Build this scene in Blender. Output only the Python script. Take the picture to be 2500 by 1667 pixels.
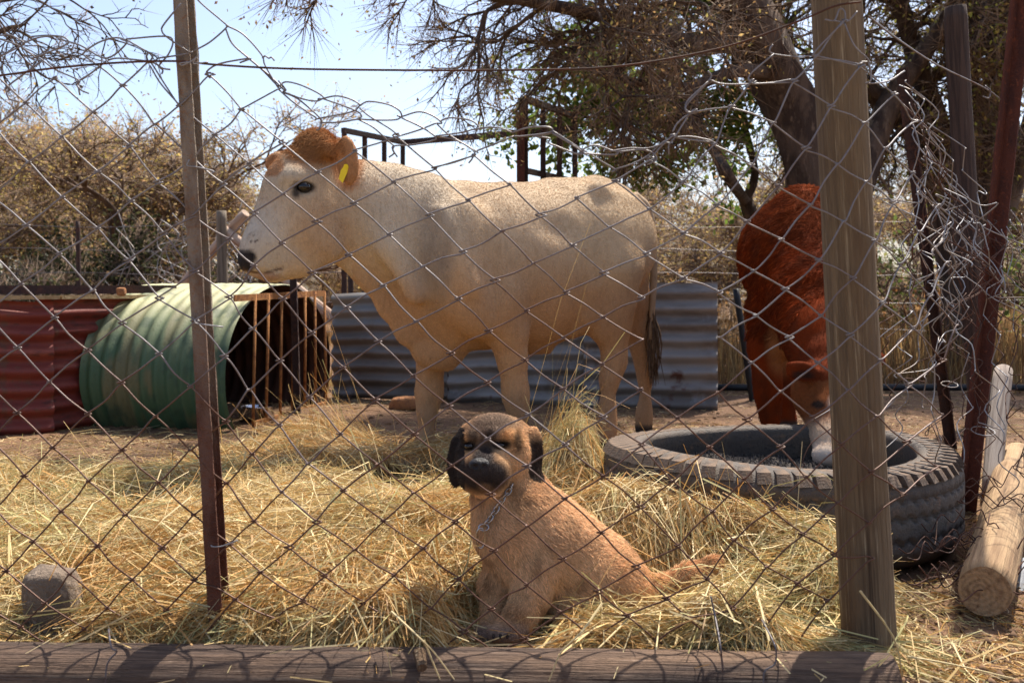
import bpy, math, random
import numpy as np
from mathutils import Vector, Matrix
S = bpy.context.scene
for o in list(bpy.data.objects): bpy.data.objects.remove(o)
R = math.radians
# ------------------------------------------------------------------ camera, sky, sun, exposure
FOC, HY, CX, CH = 2430.0, 720.0, 1250.0, 0.68      # focal length (photo px), horizon row, centre column, eye height
cam = bpy.data.cameras.new('camera'); camo = bpy.data.objects.new('camera', cam)
S.collection.objects.link(camo); S.camera = camo
camo.location = (0, 0, CH); camo.rotation_euler = (R(90), 0, 0)
cam.sensor_width = 36; cam.lens = 36 * FOC / 2500; cam.shift_y = (HY - 833.5) / 2500
cam.clip_start = 0.05; cam.clip_end = 5000
cam.dof.use_dof = True; cam.dof.focus_distance = 2.7; cam.dof.aperture_fstop = 7.0
SUN_AZ, SUN_EL = R(34), R(60)                       # azimuth from +Y towards +X
w = bpy.data.worlds.new('World'); S.world = w; w.use_nodes = True
nt = w.node_tree; bgn = nt.nodes['Background']; sky = nt.nodes.new('ShaderNodeTexSky')
sky.sky_type = 'NISHITA'; sky.sun_disc = False; sky.sun_elevation = SUN_EL; sky.sun_rotation = SUN_AZ
sky.altitude = 1000; sky.air_density = 0.9; sky.dust_density = 5.0; sky.ozone_density = 0.3
nt.links.new(sky.outputs[0], bgn.inputs[0]); bgn.inputs[1].default_value = 0.13
sl = bpy.data.lights.new('sun', 'SUN'); sl.energy = 4.5; sl.angle = R(0.6); sl.color = (1, .93, .82)
so = bpy.data.objects.new('sun', sl); S.collection.objects.link(so)
sdir = Vector((math.sin(SUN_AZ) * math.cos(SUN_EL), math.cos(SUN_AZ) * math.cos(SUN_EL), math.sin(SUN_EL)))
so.rotation_euler = sdir.to_track_quat('Z', 'Y').to_euler(); so.location = (6, 8, 14)
S.view_settings.view_transform = 'Standard'; S.view_settings.look = 'None'
S.view_settings.exposure = 0.98; S.view_settings.gamma = 1.0
S.render.engine = 'CYCLES'
S.cycles.max_bounces = 6; S.cycles.diffuse_bounces = 3; S.cycles.glossy_bounces = 2; S.cycles.transmission_bounces = 3; S.cycles.transparent_max_bounces = 4; S.cycles.caustics_reflective = False; S.cycles.caustics_refractive = False

# ------------------------------------------------------------------ helpers
rng = np.random.default_rng(7); random.seed(7)
A = np.array
def P(px, py, Y): return A([(px - CX) / FOC * Y, Y, CH - (py - HY) / FOC * Y])
def hash3(i, j, k, s=0):
    n = (i * 374761393 + j * 668265263 + k * 2147483647 + s * 974711) & 0x7fffffff
    n = ((n ^ (n >> 13)) * 1274126177) & 0x7fffffff
    return ((n ^ (n >> 16)) & 0xffff) / 65535.0
def vnoise(p, sc, seed=0):
    q = np.asarray(p, float) * sc; i = np.floor(q).astype(np.int64); f = q - i; f = f * f * (3 - 2 * f); r = 0
    for a in (0, 1):
        for b in (0, 1):
            for c in (0, 1):
                wgt = (f[..., 0] if a else 1 - f[..., 0]) * (f[..., 1] if b else 1 - f[..., 1]) * (f[..., 2] if c else 1 - f[..., 2])
                r = r + wgt * hash3(i[..., 0] + a, i[..., 1] + b, i[..., 2] + c, seed)
    return r
def fbm(p, sc, seed=0, n=3):
    return sum(vnoise(p, sc * 2 ** k, seed + k) / 2 ** k for k in range(n)) / sum(1 / 2 ** k for k in range(n))
def sstep(a, b, x): t = np.clip((x - a) / (b - a), 0, 1); return t * t * (3 - 2 * t)

def link(o): S.collection.objects.link(o); return o
def tag(o, label=None, cat=None, group=None, kind=None):
    for k, v in (('label', label), ('category', cat), ('group', group), ('kind', kind)):
        if v: o[k] = v
    return o
def empty(name, loc, label=None, cat=None, group=None, rot=(0, 0, 0)):
    o = bpy.data.objects.new(name, None); o.location = tuple(loc); o.rotation_euler = rot; o.empty_display_size = .05
    return tag(link(o), label, cat, group)
def mesh(name, v, f, m, parent=None, smooth=True, col=None, world=True):
    """one mesh object; v in world coordinates (moved into the parent's unrotated frame) unless world=False"""
    v = np.asarray(v, float).reshape(-1, 3)
    if parent is not None and world: v = v - A(parent.location)
    me = bpy.data.meshes.new(name)
    if isinstance(f, np.ndarray):
        nf, k = f.shape
        me.vertices.add(len(v)); me.vertices.foreach_set('co', v.astype(np.float32).ravel())
        me.loops.add(nf * k); me.loops.foreach_set('vertex_index', f.astype(np.int32).ravel())
        me.polygons.add(nf); me.polygons.foreach_set('loop_start', (np.arange(nf) * k).astype(np.int32))
        me.update(calc_edges=True)
    else:
        me.from_pydata(v.tolist(), [], [list(map(int, q)) for q in f]); me.update()
    if smooth: me.polygons.foreach_set('use_smooth', np.ones(len(me.polygons), bool))
    if col is not None:
        c = np.ones((len(v), 4), np.float32); c[:, :3] = col
        at = me.color_attributes.new('col', 'FLOAT_COLOR', 'POINT'); at.data.foreach_set('color', c.ravel())
    if m: me.materials.append(m)
    o = link(bpy.data.objects.new(name, me))
    if parent is not None: o.parent = parent
    return o
def inst(o, parent, loc=(0, 0, 0), rot=(0, 0, 0), scale=(1, 1, 1)):
    c = o.copy(); link(c); c.parent = parent; c.location = tuple(loc); c.rotation_euler = rot; c.scale = scale; return c
class Geo:
    """collects quads (triangles as degenerate are avoided: lists are fine) for one mesh"""
    def __init__(s): s.v = []; s.f = []; s.n = 0
    def add(s, v, f):
        s.v.append(np.asarray(v, float)); s.f += [tuple(i + s.n for i in q) for q in f]; s.n += len(v)
    def box(s, c, d, rot=None, taper=0):
        c = A(c, float); d = A(d, float) / 2
        v = A([[x, y, z] for z in (-1, 1) for y in (-1, 1) for x in (-1, 1)], float)
        v[v[:, 2] > 0, :2] *= (1 - taper); v = v * d
        if rot is not None: v = v @ np.asarray(rot).T
        s.add(v + c, [(0, 2, 3, 1), (4, 5, 7, 6), (0, 1, 5, 4), (2, 6, 7, 3), (0, 4, 6, 2), (1, 3, 7, 5)])
    def bar(s, a, b, wd, dp=None, up=(0, 0, 1)):
        a = A(a, float); b = A(b, float); dp = dp or wd; z = b - a; L = np.linalg.norm(z); z /= L
        x = np.cross(up, z)
        if np.linalg.norm(x) < 1e-3: x = np.cross((0, 1, 0), z)
        x /= np.linalg.norm(x); y = np.cross(z, x)
        s.box((a + b) / 2, (wd, dp, L), np.c_[x, y, z])
    def tube(s, pts, r, n=6, cap=True):
        v, f = tube(pts, r, n, cap); s.add(v, f)
    def build(s, name, m, parent=None, smooth=False, col=None, world=True):
        return mesh(name, np.concatenate(s.v), s.f, m, parent, smooth, col, world)
def frames(p):
    t = np.gradient(p, axis=0); t /= np.linalg.norm(t, axis=1)[:, None] + 1e-12
    ref = A([0, 0, 1.]) if abs(t[0][2]) < .9 else A([0, 1., 0])
    x = np.cross(ref, t[0]); x /= np.linalg.norm(x); X = [x]
    for i in range(1, len(p)):
        x = X[-1] - t[i] * np.dot(X[-1], t[i]); x /= np.linalg.norm(x) + 1e-12; X.append(x)
    X = A(X); return X, np.cross(t, X)
def tube(pts, r, n=6, cap=True):
    p = np.asarray(pts, float); m = len(p); r = np.broadcast_to(r, (m,)) if np.ndim(r) < 2 else r
    X, Y = frames(p); a = np.linspace(0, 2 * np.pi, n, endpoint=False)
    v = p[:, None] + (X[:, None] * np.cos(a)[None, :, None] + Y[:, None] * np.sin(a)[None, :, None]) * np.asarray(r)[:, None, None]
    f = [(i * n + j, i * n + (j + 1) % n, (i + 1) * n + (j + 1) % n, (i + 1) * n + j) for i in range(m - 1) for j in range(n)]
    if cap: f += [tuple(range(n - 1, -1, -1)), tuple((m - 1) * n + j for j in range(n))]
    return v.reshape(-1, 3), f
def smoothline(pts, sub=4):
    p = np.asarray(pts, float); q = np.r_[[2 * p[0] - p[1]], p, [2 * p[-1] - p[-2]]]; out = []
    t = np.linspace(0, 1, sub, endpoint=False)[:, None]
    for i in range(1, len(q) - 2):
        a, b, c, d = q[i - 1], q[i], q[i + 1], q[i + 2]
        out.append(.5 * ((2 * b) + (c - a) * t + (2 * a - 5 * b + 4 * c - d) * t * t + (3 * b - a - 3 * c + d) * t ** 3))
    return np.r_[np.concatenate(out), [p[-1]]]

def sphere(r=1, nu=16, nv=10, sc=(1, 1, 1)):
    v = [(0, 0, r * sc[2])]; f = []
    for i in range(1, nv):
        for j in range(nu):
            t, a = math.pi * i / nv, 2 * math.pi * j / nu; v.append((r * sc[0] * math.sin(t) * math.cos(a), r * sc[1] * math.sin(t) * math.sin(a), r * sc[2] * math.cos(t)))
    v.append((0, 0, -r * sc[2])); e = len(v) - 1
    for j in range(nu):
        f.append((0, 1 + j, 1 + (j + 1) % nu)); f.append((e, e - nu + (j + 1) % nu, e - nu + j))
        for i in range(nv - 2): a = 1 + i * nu; f.append((a + j, a + nu + j, a + nu + (j + 1) % nu, a + (j + 1) % nu))
    return A(v, float), f

def proj(p): return CX + FOC * p[:, 0] / p[:, 1], HY - FOC * (p[:, 2] - CH) / p[:, 1]
def blend(c, colr, wgt): return c * (1 - wgt[:, None]) + A(colr) * wgt[:, None]
def spot(px, py, x, y, rx, ry=None, soft=.5):
    d = np.hypot((px - x) / rx, (py - y) / (ry or rx)); return 1 - sstep(1 - soft, 1 + soft, d)
# ------------------------------------------------------------------ materials
def material(name, base, rough=.8, mix=(), bump=None, attr=False, metal=0., spec=.3, transl=0., coord='Object'):
    """base colour, then noise mixes: (scale3 or scale, colour, lo, hi, detail); attr multiplies in the vertex colour 'col'"""
    m = bpy.data.materials.new(name); m.use_nodes = True; t = m.node_tree; N = t.nodes; Lk = t.links
    b = N['Principled BSDF']; b.inputs['Roughness'].default_value = rough; b.inputs['Metallic'].default_value = metal
    b.inputs['Specular IOR Level'].default_value = spec
    tc = N.new('ShaderNodeTexCoord')
    def noise(sc, det=5, rgh=.6):
        mp = N.new('ShaderNodeMapping'); sc3 = sc if isinstance(sc, (tuple, list)) else (sc,) * 3
        mp.inputs['Scale'].default_value = sc3; Lk.new(tc.outputs[coord], mp.inputs[0])
        nz = N.new('ShaderNodeTexNoise'); nz.inputs['Scale'].default_value = 1; nz.inputs['Detail'].default_value = det
        nz.inputs['Roughness'].default_value = rgh; Lk.new(mp.outputs[0], nz.inputs['Vector']); return nz
    if attr:
        at = N.new('ShaderNodeAttribute'); at.attribute_name = 'col'; c = at.outputs['Color']
    else:
        rgb = N.new('ShaderNodeRGB'); rgb.outputs[0].default_value = (*base, 1); c = rgb.outputs[0]
    for q in mix:
        sc, colr, lo, hi = q[:4]; nz = noise(sc, q[4] if len(q) > 4 else 5)
        mr = N.new('ShaderNodeMapRange'); mr.interpolation_type = 'SMOOTHSTEP'
        mr.inputs['From Min'].default_value = lo; mr.inputs['From Max'].default_value = hi
        mr.inputs['To Max'].default_value = q[5] if len(q) > 5 else 1.0
        Lk.new(nz.outputs['Fac'], mr.inputs['Value'])
        mx = N.new('ShaderNodeMix'); mx.data_type = 'RGBA'; mx.blend_type = 'MULTIPLY' if attr else 'MIX'
        Lk.new(mr.outputs[0], mx.inputs['Factor']); Lk.new(c, mx.inputs['A']); mx.inputs['B'].default_value = (*colr, 1)
        c = mx.outputs['Result']
    Lk.new(c, b.inputs['Base Color'])
    if bump:
        last = None
        for sc, st in (bump if isinstance(bump, list) else [bump]):
            nz = noise(sc, 6); bp = N.new('ShaderNodeBump'); bp.inputs['Strength'].default_value = st
            bp.inputs['Distance'].default_value = .02; Lk.new(nz.outputs['Fac'], bp.inputs['Height'])
            if last: Lk.new(last.outputs[0], bp.inputs['Normal'])
            last = bp
        Lk.new(last.outputs[0], b.inputs['Normal'])
    if transl:
        tr = N.new('ShaderNodeBsdfTranslucent'); Lk.new(c, tr.inputs['Color']); ms = N.new('ShaderNodeMixShader')
        ms.inputs[0].default_value = transl; out = N['Material Output']
        Lk.new(b.outputs[0], ms.inputs[1]); Lk.new(tr.outputs[0], ms.inputs[2]); Lk.new(ms.outputs[0], out.inputs['Surface'])
    return m
MT = {}
MT['dirt'] = material('dirt', (.175, .098, .056), .95, [(1.1, (.26, .145, .078), .4, .65), (7, (.12, .068, .04), .5, .72), (45, (.36, .24, .12), .58, .72), (130, (.09, .055, .035), .6, .75)], [(14, .6), (70, .9), (240, .5)])
MT['veld'] = material('veld', (.30, .21, .10), .95, [(.25, (.22, .12, .065), .4, .6), (3, (.40, .29, .14), .5, .7), (25, (.12, .08, .04), .55, .75)], [(6, .6), (40, .6)])
MT['hay'] = material('hay', None, .62, [(3, (.82, .80, .72), .4, .7)], attr=True, spec=.35, transl=.22)
MT['fur'] = material('fur', None, .8, [], attr=True, spec=.12)
MT['red_coat'] = material('red_coat', None, .9, [], attr=True, spec=.04)
MT['rust_post'] = material('rust_post', None, .8, [((20, 20, 6), (.6, .5, .45), .45, .65), (80, (1., .75, .6), .5, .7)], [(90, .5), (300, .4)], attr=True, spec=.3)
MT['hide'] = material('hide', None, .8, [((60, 60, 18), (.84, .82, .8), .45, .7)], bump=((150, 150, 40), .25), attr=True, spec=.2)
MT['skin_dark'] = material('skin_dark', (.012, .010, .011), .45, [(90, (.03, .022, .022), .5, .75)], bump=(220, .35), spec=.3)
MT['eye'] = material('eye', (.008, .005, .004), .12, spec=.5)
MT['rust'] = material('rust', (.13, .048, .028), .82, [((14, 14, 5), (.055, .028, .022), .42, .62), (60, (.23, .075, .03), .56, .72), ((30, 30, 8), (.20, .17, .14), .62, .75, 5, .7)], [(90, .5), (300, .4)], spec=.3)
MT['rust_grey'] = material('rust_grey', (.20, .16, .125), .75, [((9, 9, 3), (.16, .07, .04), .40, .62), ((24, 24, 6), (.05, .03, .025), .6, .74), (110, (.26, .115, .06), .6, .75)], [(90, .4), (300, .3)], spec=.35)
MT['rust_dark'] = material('rust_dark', (.05, .03, .026), .8, [(18, (.085, .04, .028), .45, .65), (70, (.03, .02, .018), .5, .7)], (120, .4))
MT['rust_red'] = material('rust_red', (.095, .03, .02), .75, [((20, 20, 6), (.06, .022, .018), .45, .65), (70, (.2, .06, .03), .55, .75)], (120, .45))
MT['rust_orange'] = material('rust_orange', (.36, .155, .05), .85, [(30, (.17, .06, .025), .48, .66), (90, (.42, .24, .1), .58, .75)], (140, .4))
MT['wire'] = material('wire', (.145, .13, .135), .5, [(16, (.10, .045, .028), .52, .66), (60, (.22, .20, .20), .55, .75)], metal=.35, spec=.5)
MT['wire_mesh'] = material('wire_mesh', None, .5, [(60, (.7, .65, .62), .5, .7)], attr=True, metal=.3, spec=.5)
MT['wire_rust'] = material('wire_rust', (.085, .036, .022), .75, [(20, (.045, .026, .02), .45, .65), (60, (.15, .06, .03), .56, .74)], metal=.1)
MT['galv'] = material('galv', (.27, .265, .275), .5, [(9, (.17, .125, .095), .42, .62), (50, (.36, .36, .38), .55, .72)], metal=.3, spec=.5)
MT['wood_post'] = material('wood_post', (.19, .135, .08), .88, [((60, 60, 1.6), (.13, .09, .054), .42, .62), ((7, 7, 1.2), (.13, .08, .045), .46, .66), ((170, 170, 5), (.36, .29, .19), .55, .72), ((34, 34, .7), (.055, .035, .022), .66, .74, 3)], [((90, 90, 2), .8), ((220, 220, 8), .4)])
MT['wood_dark'] = material('wood_dark', (.092, .06, .045), .85, [((2.2, 70, 70), (.05, .034, .028), .42, .6), ((1.4, 9, 9), (.15, .095, .062), .46, .68), ((8, 190, 190), (.2, .145, .105), .6, .75), ((.9, 40, 40), (.018, .013, .011), .64, .72, 3)], [((2.5, 90, 90), .9), ((9, 220, 220), .5)])
MT['wood_pole'] = material('wood_pole', (.075, .05, .04), .9, [((50, 50, 2), (.04, .028, .024), .42, .62), ((120, 120, 4), (.12, .085, .065), .56, .74)], ((80, 80, 2), .8))
MT['wood_pale'] = material('wood_pale', (.33, .215, .115), .88, [((50, 50, 1.6), (.20, .12, .062), .45, .65), ((5, 5, 2), (.40, .275, .155), .45, .65), ((9, 9, 4), (.16, .10, .055), .56, .68), ((28, 28, .8), (.11, .065, .035), .64, .73, 3)], [((70, 70, 2), .6)])
def end_grain():
    m = material('end_grain', (.36, .235, .13), .85, [(60, (.22, .13, .07), .45, .65), (14, (.12, .07, .04), .62, .72)], (90, .5)); N = m.node_tree.nodes; Lk = m.node_tree.links
    wv = N.new('ShaderNodeTexWave'); wv.wave_type = 'RINGS'; wv.rings_direction = 'Z'; wv.inputs['Scale'].default_value = 28; wv.inputs['Distortion'].default_value = 2.5; wv.inputs['Detail'].default_value = 2
    tc = N.new('ShaderNodeTexCoord'); Lk.new(tc.outputs['Object'], wv.inputs['Vector']); b = N['Principled BSDF']; src = b.inputs['Base Color'].links[0].from_socket
    mx = N.new('ShaderNodeMix'); mx.data_type = 'RGBA'; mx.blend_type = 'MULTIPLY'; mx.inputs['Factor'].default_value = .22; Lk.new(src, mx.inputs['A']); Lk.new(wv.outputs['Color'], mx.inputs['B']); Lk.new(mx.outputs['Result'], b.inputs['Base Color']); return m
MT['end_grain'] = end_grain()
MT['bark'] = material('bark', (.115, .08, .06), .95, [((10, 10, 2.5), (.055, .037, .03), .42, .6), ((30, 30, 8), (.18, .13, .095), .54, .72)], [((26, 26, 6), 1.), ((90, 90, 24), .6)])
MT['bark_far'] = material('bark_far', (.16, .11, .08), .95, [((6, 6, 2), (.09, .062, .047), .42, .62)], ((20, 20, 6), .8))
MT['twig'] = material('twig', (.24, .17, .12), .9)
MT['leaf'] = material('leaf', None, .6, [], attr=True, spec=.2, transl=.5)
MT['rubber'] = material('rubber', (.075, .06, .05), .72, [(5, (.10, .075, .055), .42, .65), (24, (.17, .10, .06), .56, .74), (120, (.03, .028, .028), .5, .75)], [(40, .25), (200, .3)], spec=.4)
MT['rubber_dust'] = material('rubber_dust', (.17, .115, .078), .85, [(10, (.07, .056, .047), .42, .62), (60, (.2, .125, .075), .55, .75)], (150, .4))
MT['feed'] = material('feed', None, .95, [], attr=True)
MT['red_iron'] = material('red_iron', (.165, .03, .021), .62, [((1.6, 1.6, 9), (.23, .055, .033), .45, .65), ((10, 10, 30), (.09, .025, .018), .52, .68), ((12, 12, 1.5), (.13, .05, .03), .56, .68), (120, (.30, .14, .08), .66, .78)], (80, .15), spec=.35)
MT['green_iron'] = material('green_iron', (.062, .105, .05), .62, [((3, 3, 3), (.21, .22, .095), .42, .64), ((7, 7, 3), (.12, .10, .05), .5, .68), ((28, 28, 12), (.04, .075, .04), .55, .72), (60, (.20, .15, .085), .66, .76)], (90, .15), spec=.4)
MT['green_paint'] = material('green_paint', None, .62, [(50, (.7, .66, .55), .56, .74)], (90, .15), attr=True, spec=.4)
MT['green_top'] = material('green_top', (.36, .36, .21), .6, [((4, 4, 4), (.22, .25, .12), .45, .68), (30, (.42, .40, .27), .5, .72)], (90, .15), spec=.4)
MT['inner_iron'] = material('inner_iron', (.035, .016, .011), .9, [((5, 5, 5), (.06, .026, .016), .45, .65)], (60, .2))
MT['grey_iron'] = material('grey_iron', (.21, .185, .16), .6, [((1.3, 1.3, 3.5), (.14, .115, .095), .42, .6), ((7, 7, 2.2), (.21, .205, .205), .5, .7), ((6, 6, 1.6), (.15, .075, .045), .60, .72), (90, (.28, .25, .22), .64, .78)], (70, .12), metal=.05, spec=.4)
MT['grey_blue_iron'] = material('grey_blue_iron', (.27, .25, .23), .6, [((1.6, 1.6, 5), (.16, .14, .125), .42, .6), ((9, 9, 2.2), (.27, .265, .265), .52, .7), ((3.5, 3.5, 3.0), (.105, .045, .03), .60, .68), (70, (.30, .16, .09), .66, .77)], (70, .12), metal=.05, spec=.4)
MT['stone'] = material('stone', (.22, .165, .12), .92, [(9, (.13, .095, .07), .42, .65), (50, (.30, .235, .18), .55, .72), (160, (.07, .05, .04), .6, .75)], [(25, .6), (120, .7)])
MT['steel'] = material('steel', (.62, .63, .66), .16, metal=1.)
MT['chain'] = material('chain', (.42, .40, .39), .25, [(60, (.12, .1, .09), .5, .7)], metal=1.)
MT['yellow'] = material('yellow', (.82, .62, .02), .45)
MT['pipe'] = material('pipe', (.014, .014, .016), .5)
MT['brick'] = material('brick', (.34, .15, .06), .9, [(40, (.2, .09, .05), .45, .7)], (90, .5))
MT['sheet'] = material('sheet', (.34, .36, .4), .5, [(12, (.2, .2, .22), .45, .65)], metal=.5)
MT['sand'] = material('sand', (.42, .30, .16), .95, [(30, (.30, .2, .1), .4, .65)], (90, .6))
# ------------------------------------------------------------------ ground
def gz(x, y):
    p = np.stack([x, y, 0 * x], -1); near = 1 - sstep(7, 30, np.hypot(x, y))
    return ((fbm(p, 1.2, 21) - .5) * .05 + (fbm(p, 7, 22) - .5) * .022) * near - .01
def ground_patch():
    ys = np.concatenate([np.linspace(1.2, 8.5, 230), 8.5 + (np.geomspace(1, 900, 40) - 1)])[:, None]; ux = np.linspace(-1, 1, 190)[None, :]
    wd = 3.2 + np.maximum(ys - 1.2, 0) * .95; X = ux * wd + 0 * ys; Y = ys + 0 * ux
    Z = gz(X, Y); n, m = X.shape; i = np.arange(n * m).reshape(n, m)
    return np.stack([X, Y, Z], -1).reshape(-1, 3), np.stack([i[:-1, :-1], i[:-1, 1:], i[1:, 1:], i[1:, :-1]], -1).reshape(-1, 4)
gv, gf = ground_patch()
ground = tag(mesh('ground', gv, gf, MT['dirt']), kind='structure')
# wide sheet under and round it, out to the horizon
tag(mesh('terrain', [(-2500, -600, -.07), (2500, -600, -.07), (2500, 4000, -.07), (-2500, 4000, -.07)], [(0, 1, 2, 3)], MT['veld']), kind='structure')
# hay height above the ground
def hayh(x, y):
    g = lambda cx, cy, sx, sy, h: h * np.exp(-((x - cx) / sx) ** 2 - ((y - cy) / sy) ** 2)
    p = np.stack([x, y, 0 * x], -1); cov = sstep(-.04, .05, y - 1.84) * (1 - sstep(3.3, 4.3, y + (fbm(p, 1.6, 31) - .5) * 1.4 - .45 * (np.abs(x + .5) < .7)))
    cov = cov * (1 - sstep(2.6, 3.4, y) * sstep(.5, .62, fbm(p, 2.6, 37)) * .95); cov = cov * (1 - sstep(.64, .84, x - (y - 1.9) * .12)) * (1 - .96 * sstep(-.02, .1, 1 - np.hypot((x - .76) / .56, (y - 2.88) / .53)))
    b = .022 + .05 * fbm(p, 2.1, 33) + .04 * fbm(p, 7, 34) + .018 * fbm(p, 17, 35)
    h = b * cov + g(.25, 2.36, .20, .13, .13) + g(.55, 2.26, .24, .13, .105) + g(.21, 3.02, .14, .17, .22) + g(-.78, 4.1, .26, .22, .13) + g(-.22, 2.55, .28, .22, .07) + g(-.85, 2.35, .35, .25, .05)
    h = h * (1 - sstep(-.16, -.10, x) * (1 - sstep(.06, .12, x)) * (1 - sstep(2.0, 2.12, y))); h = h * (1 - .6 * sstep(.02, .1, x) * (1 - sstep(.30, .42, x)) * (1 - sstep(2.12, 2.22, y)))
    h = h * (1 - .75 * sstep(.46, .56, x) * (1 - sstep(.74, .84, x)) * (1 - sstep(1.98, 2.10, y)))
    k = 1 - .75 * np.exp(-((x - .37) / .13) ** 2 - ((y - 2.14) / .07) ** 2) - .85 * np.exp(-((x + .90) / .10) ** 2 - ((y - 1.90) / .06) ** 2); h = h * k; cov = cov * np.clip(k * 1.3, 0, 1)
    return np.maximum(h, 0), cov

# ------------------------------------------------------------------ posts, logs and wire of the pen
def pole(name, a, b, r0, r1, m, label, cat, group=None, n=20, seed=0, ends=True, square=False):
    """round pole built along its own z axis with uneven girth and checked ends"""
    a, b = A(a, float), A(b, float); L = np.linalg.norm(b - a); k = max(8, int(L / .06)); z = np.linspace(0, L, k); an = np.linspace(0, 2 * np.pi, n, endpoint=False)
    Zg, Ag = np.meshgrid(z, an, indexing='ij'); q = np.stack([np.cos(Ag), np.sin(Ag), Zg * 3], -1)
    rr = (r0 + (r1 - r0) * Zg / L) * (1 + .07 * (fbm(q, 1.3, seed) - .5) + .035 * (vnoise(q, 5, seed + 3) - .5))
    bend = .006 * np.sin(Zg / L * 2.6 + seed) * L
    v = np.stack([rr * np.cos(Ag) + bend, rr * np.sin(Ag), Zg], -1)
    v[0, :, :2] *= .94; v[-1, :, :2] *= .93
    v = v.reshape(-1, 3); f = [(i * n + j, i * n + (j + 1) % n, (i + 1) * n + (j + 1) % n, (i + 1) * n + j) for i in range(k - 1) for j in range(n)]
    c0, c1 = len(v), len(v) + 1; v = np.r_[v, [[bend[0, 0], 0, .002], [bend[-1, 0], 0, L - .002]]]
    f += [(c0, (j + 1) % n, j) for j in range(n)] + [(c1, (k - 1) * n + j, (k - 1) * n + (j + 1) % n) for j in range(n)]
    o = mesh(name, v, f, m, None, True); o.location = tuple(a); o.rotation_euler = Vector(b - a).to_track_quat('Z', 'Y').to_euler()
    o.data.polygons.foreach_set('use_smooth', [len(p.vertices) == 4 for p in o.data.polygons])
    if cat == 'log': o.data.materials.append(MT['end_grain']); o.data.polygons.foreach_set('material_index', [int(len(p.vertices) == 3) for p in o.data.polygons])
    return tag(o, label, cat, group)
def angle_post(name, a, b, wd, m, label, cat='post', turn=0., th=.005, lip=0., group=None):
    """rolled steel: an L section with a short lip, swept from a to b"""
    a, b = A(a, float), A(b, float); L = np.linalg.norm(b - a); w2 = wd
    sec = [(0, 0), (w2, 0), (w2, th), (th, th), (th, w2), (0, w2)]
    if lip: sec = [(-w2 / 2, 0), (-w2 / 2 + th, 0), (-w2 / 2 + th, w2 * .42), (-th, w2 * .42), (-.004, w2 * .30), (.004, w2 * .30), (th, w2 * .42), (w2 / 2 - th, w2 * .42), (w2 / 2 - th, 0), (w2 / 2, 0), (w2 / 2, w2 * .5), (-w2 / 2, w2 * .5)][::-1]
    n = len(sec); k = 40; z = np.linspace(0, L, k); g = np.random.default_rng(len(label))
    v = A([[x + g.normal(0, .0006), y + g.normal(0, .0006), zz] for zz in z for x, y in sec])
    f = [(i * n + j, i * n + (j + 1) % n, (i + 1) * n + (j + 1) % n, (i + 1) * n + j) for i in range(k - 1) for j in range(n)] + [tuple(range(n - 1, -1, -1)), tuple((k - 1) * n + j for j in range(n))]
    o = mesh(name, v, f, m, None, False); o.location = tuple(a)
    o.rotation_euler = (Vector(b - a).to_track_quat('Z', 'Y').to_matrix() @ Matrix.Rotation(turn, 3, 'Z')).to_euler(); return tag(o, label, cat, group)
FY = 1.86
def ext(px0, py0, px1, py1, Y0, Y1, zlo=-.15, zhi=None):
    a, b = P(px0, py0, Y0), P(px1, py1, Y1); d = b - a
    lo = a + d * ((zlo - a[2]) / d[2]); hi = b if zhi is None else a + d * ((zhi - a[2]) / d[2]); return lo, hi
# left steel post: upper stretch bare grey, rusting
lo, hi = ext(552, 1500, 466, 0, FY + .03, FY + .03, -.12, 1.42)
lp = angle_post('fence_post', lo, hi, .052, MT['rust_post'], 'narrow rust streaked steel channel post beside the green kennel', turn=math.pi, lip=1)
q = A([v_.co[:] for v_ in lp.data.vertices]); k = sstep(.35, .95, q[:, 2] + (fbm(q * A([6, 6, 1]), 5, 3) - .5) * .7)[:, None]; cc = np.ones((len(q), 4), np.float32); cc[:, :3] = A([.115, .042, .025]) * (1 - k) + A([.25, .205, .16]) * k
lp.data.color_attributes.new('col', 'FLOAT_COLOR', 'POINT').data.foreach_set('color', cc.ravel())
# corner post of weathered wood
lo, hi = ext(2122, 1480, 2042, 0, 1.93, 1.93, -.12, 1.46)
pole('fence_post', lo, hi, .052, .047, MT['wood_post'], 'thick weathered round wooden corner post in front of the red calf', 'post', seed=4, n=28)
# posts of the side fence
lo, hi = ext(2352, 1225, 2478, 60, 3.2, 3.0, -.12, 1.9); angle_post('fence_post', lo, hi, .045, MT['rust_red'], 'dark red rusty steel post wrapped in tangled mesh beside the pale log', turn=R(200))
lo, hi = ext(2336, 1088, 2216, 165, 4.5, 4.3, -.12); angle_post('fence_post', lo, hi, .05, MT['rust_dark'], 'leaning dark steel post topped with bunched wire', turn=R(215))
lo, hi = ext(2392, 1000, 2337, 15, 5.3, 5.2, -.12); pole('fence_post', lo, hi, .058, .058, MT['wood_pole'], 'tall dark wooden pole among the tree stems behind the tangle', 'post', seed=9)
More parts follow.
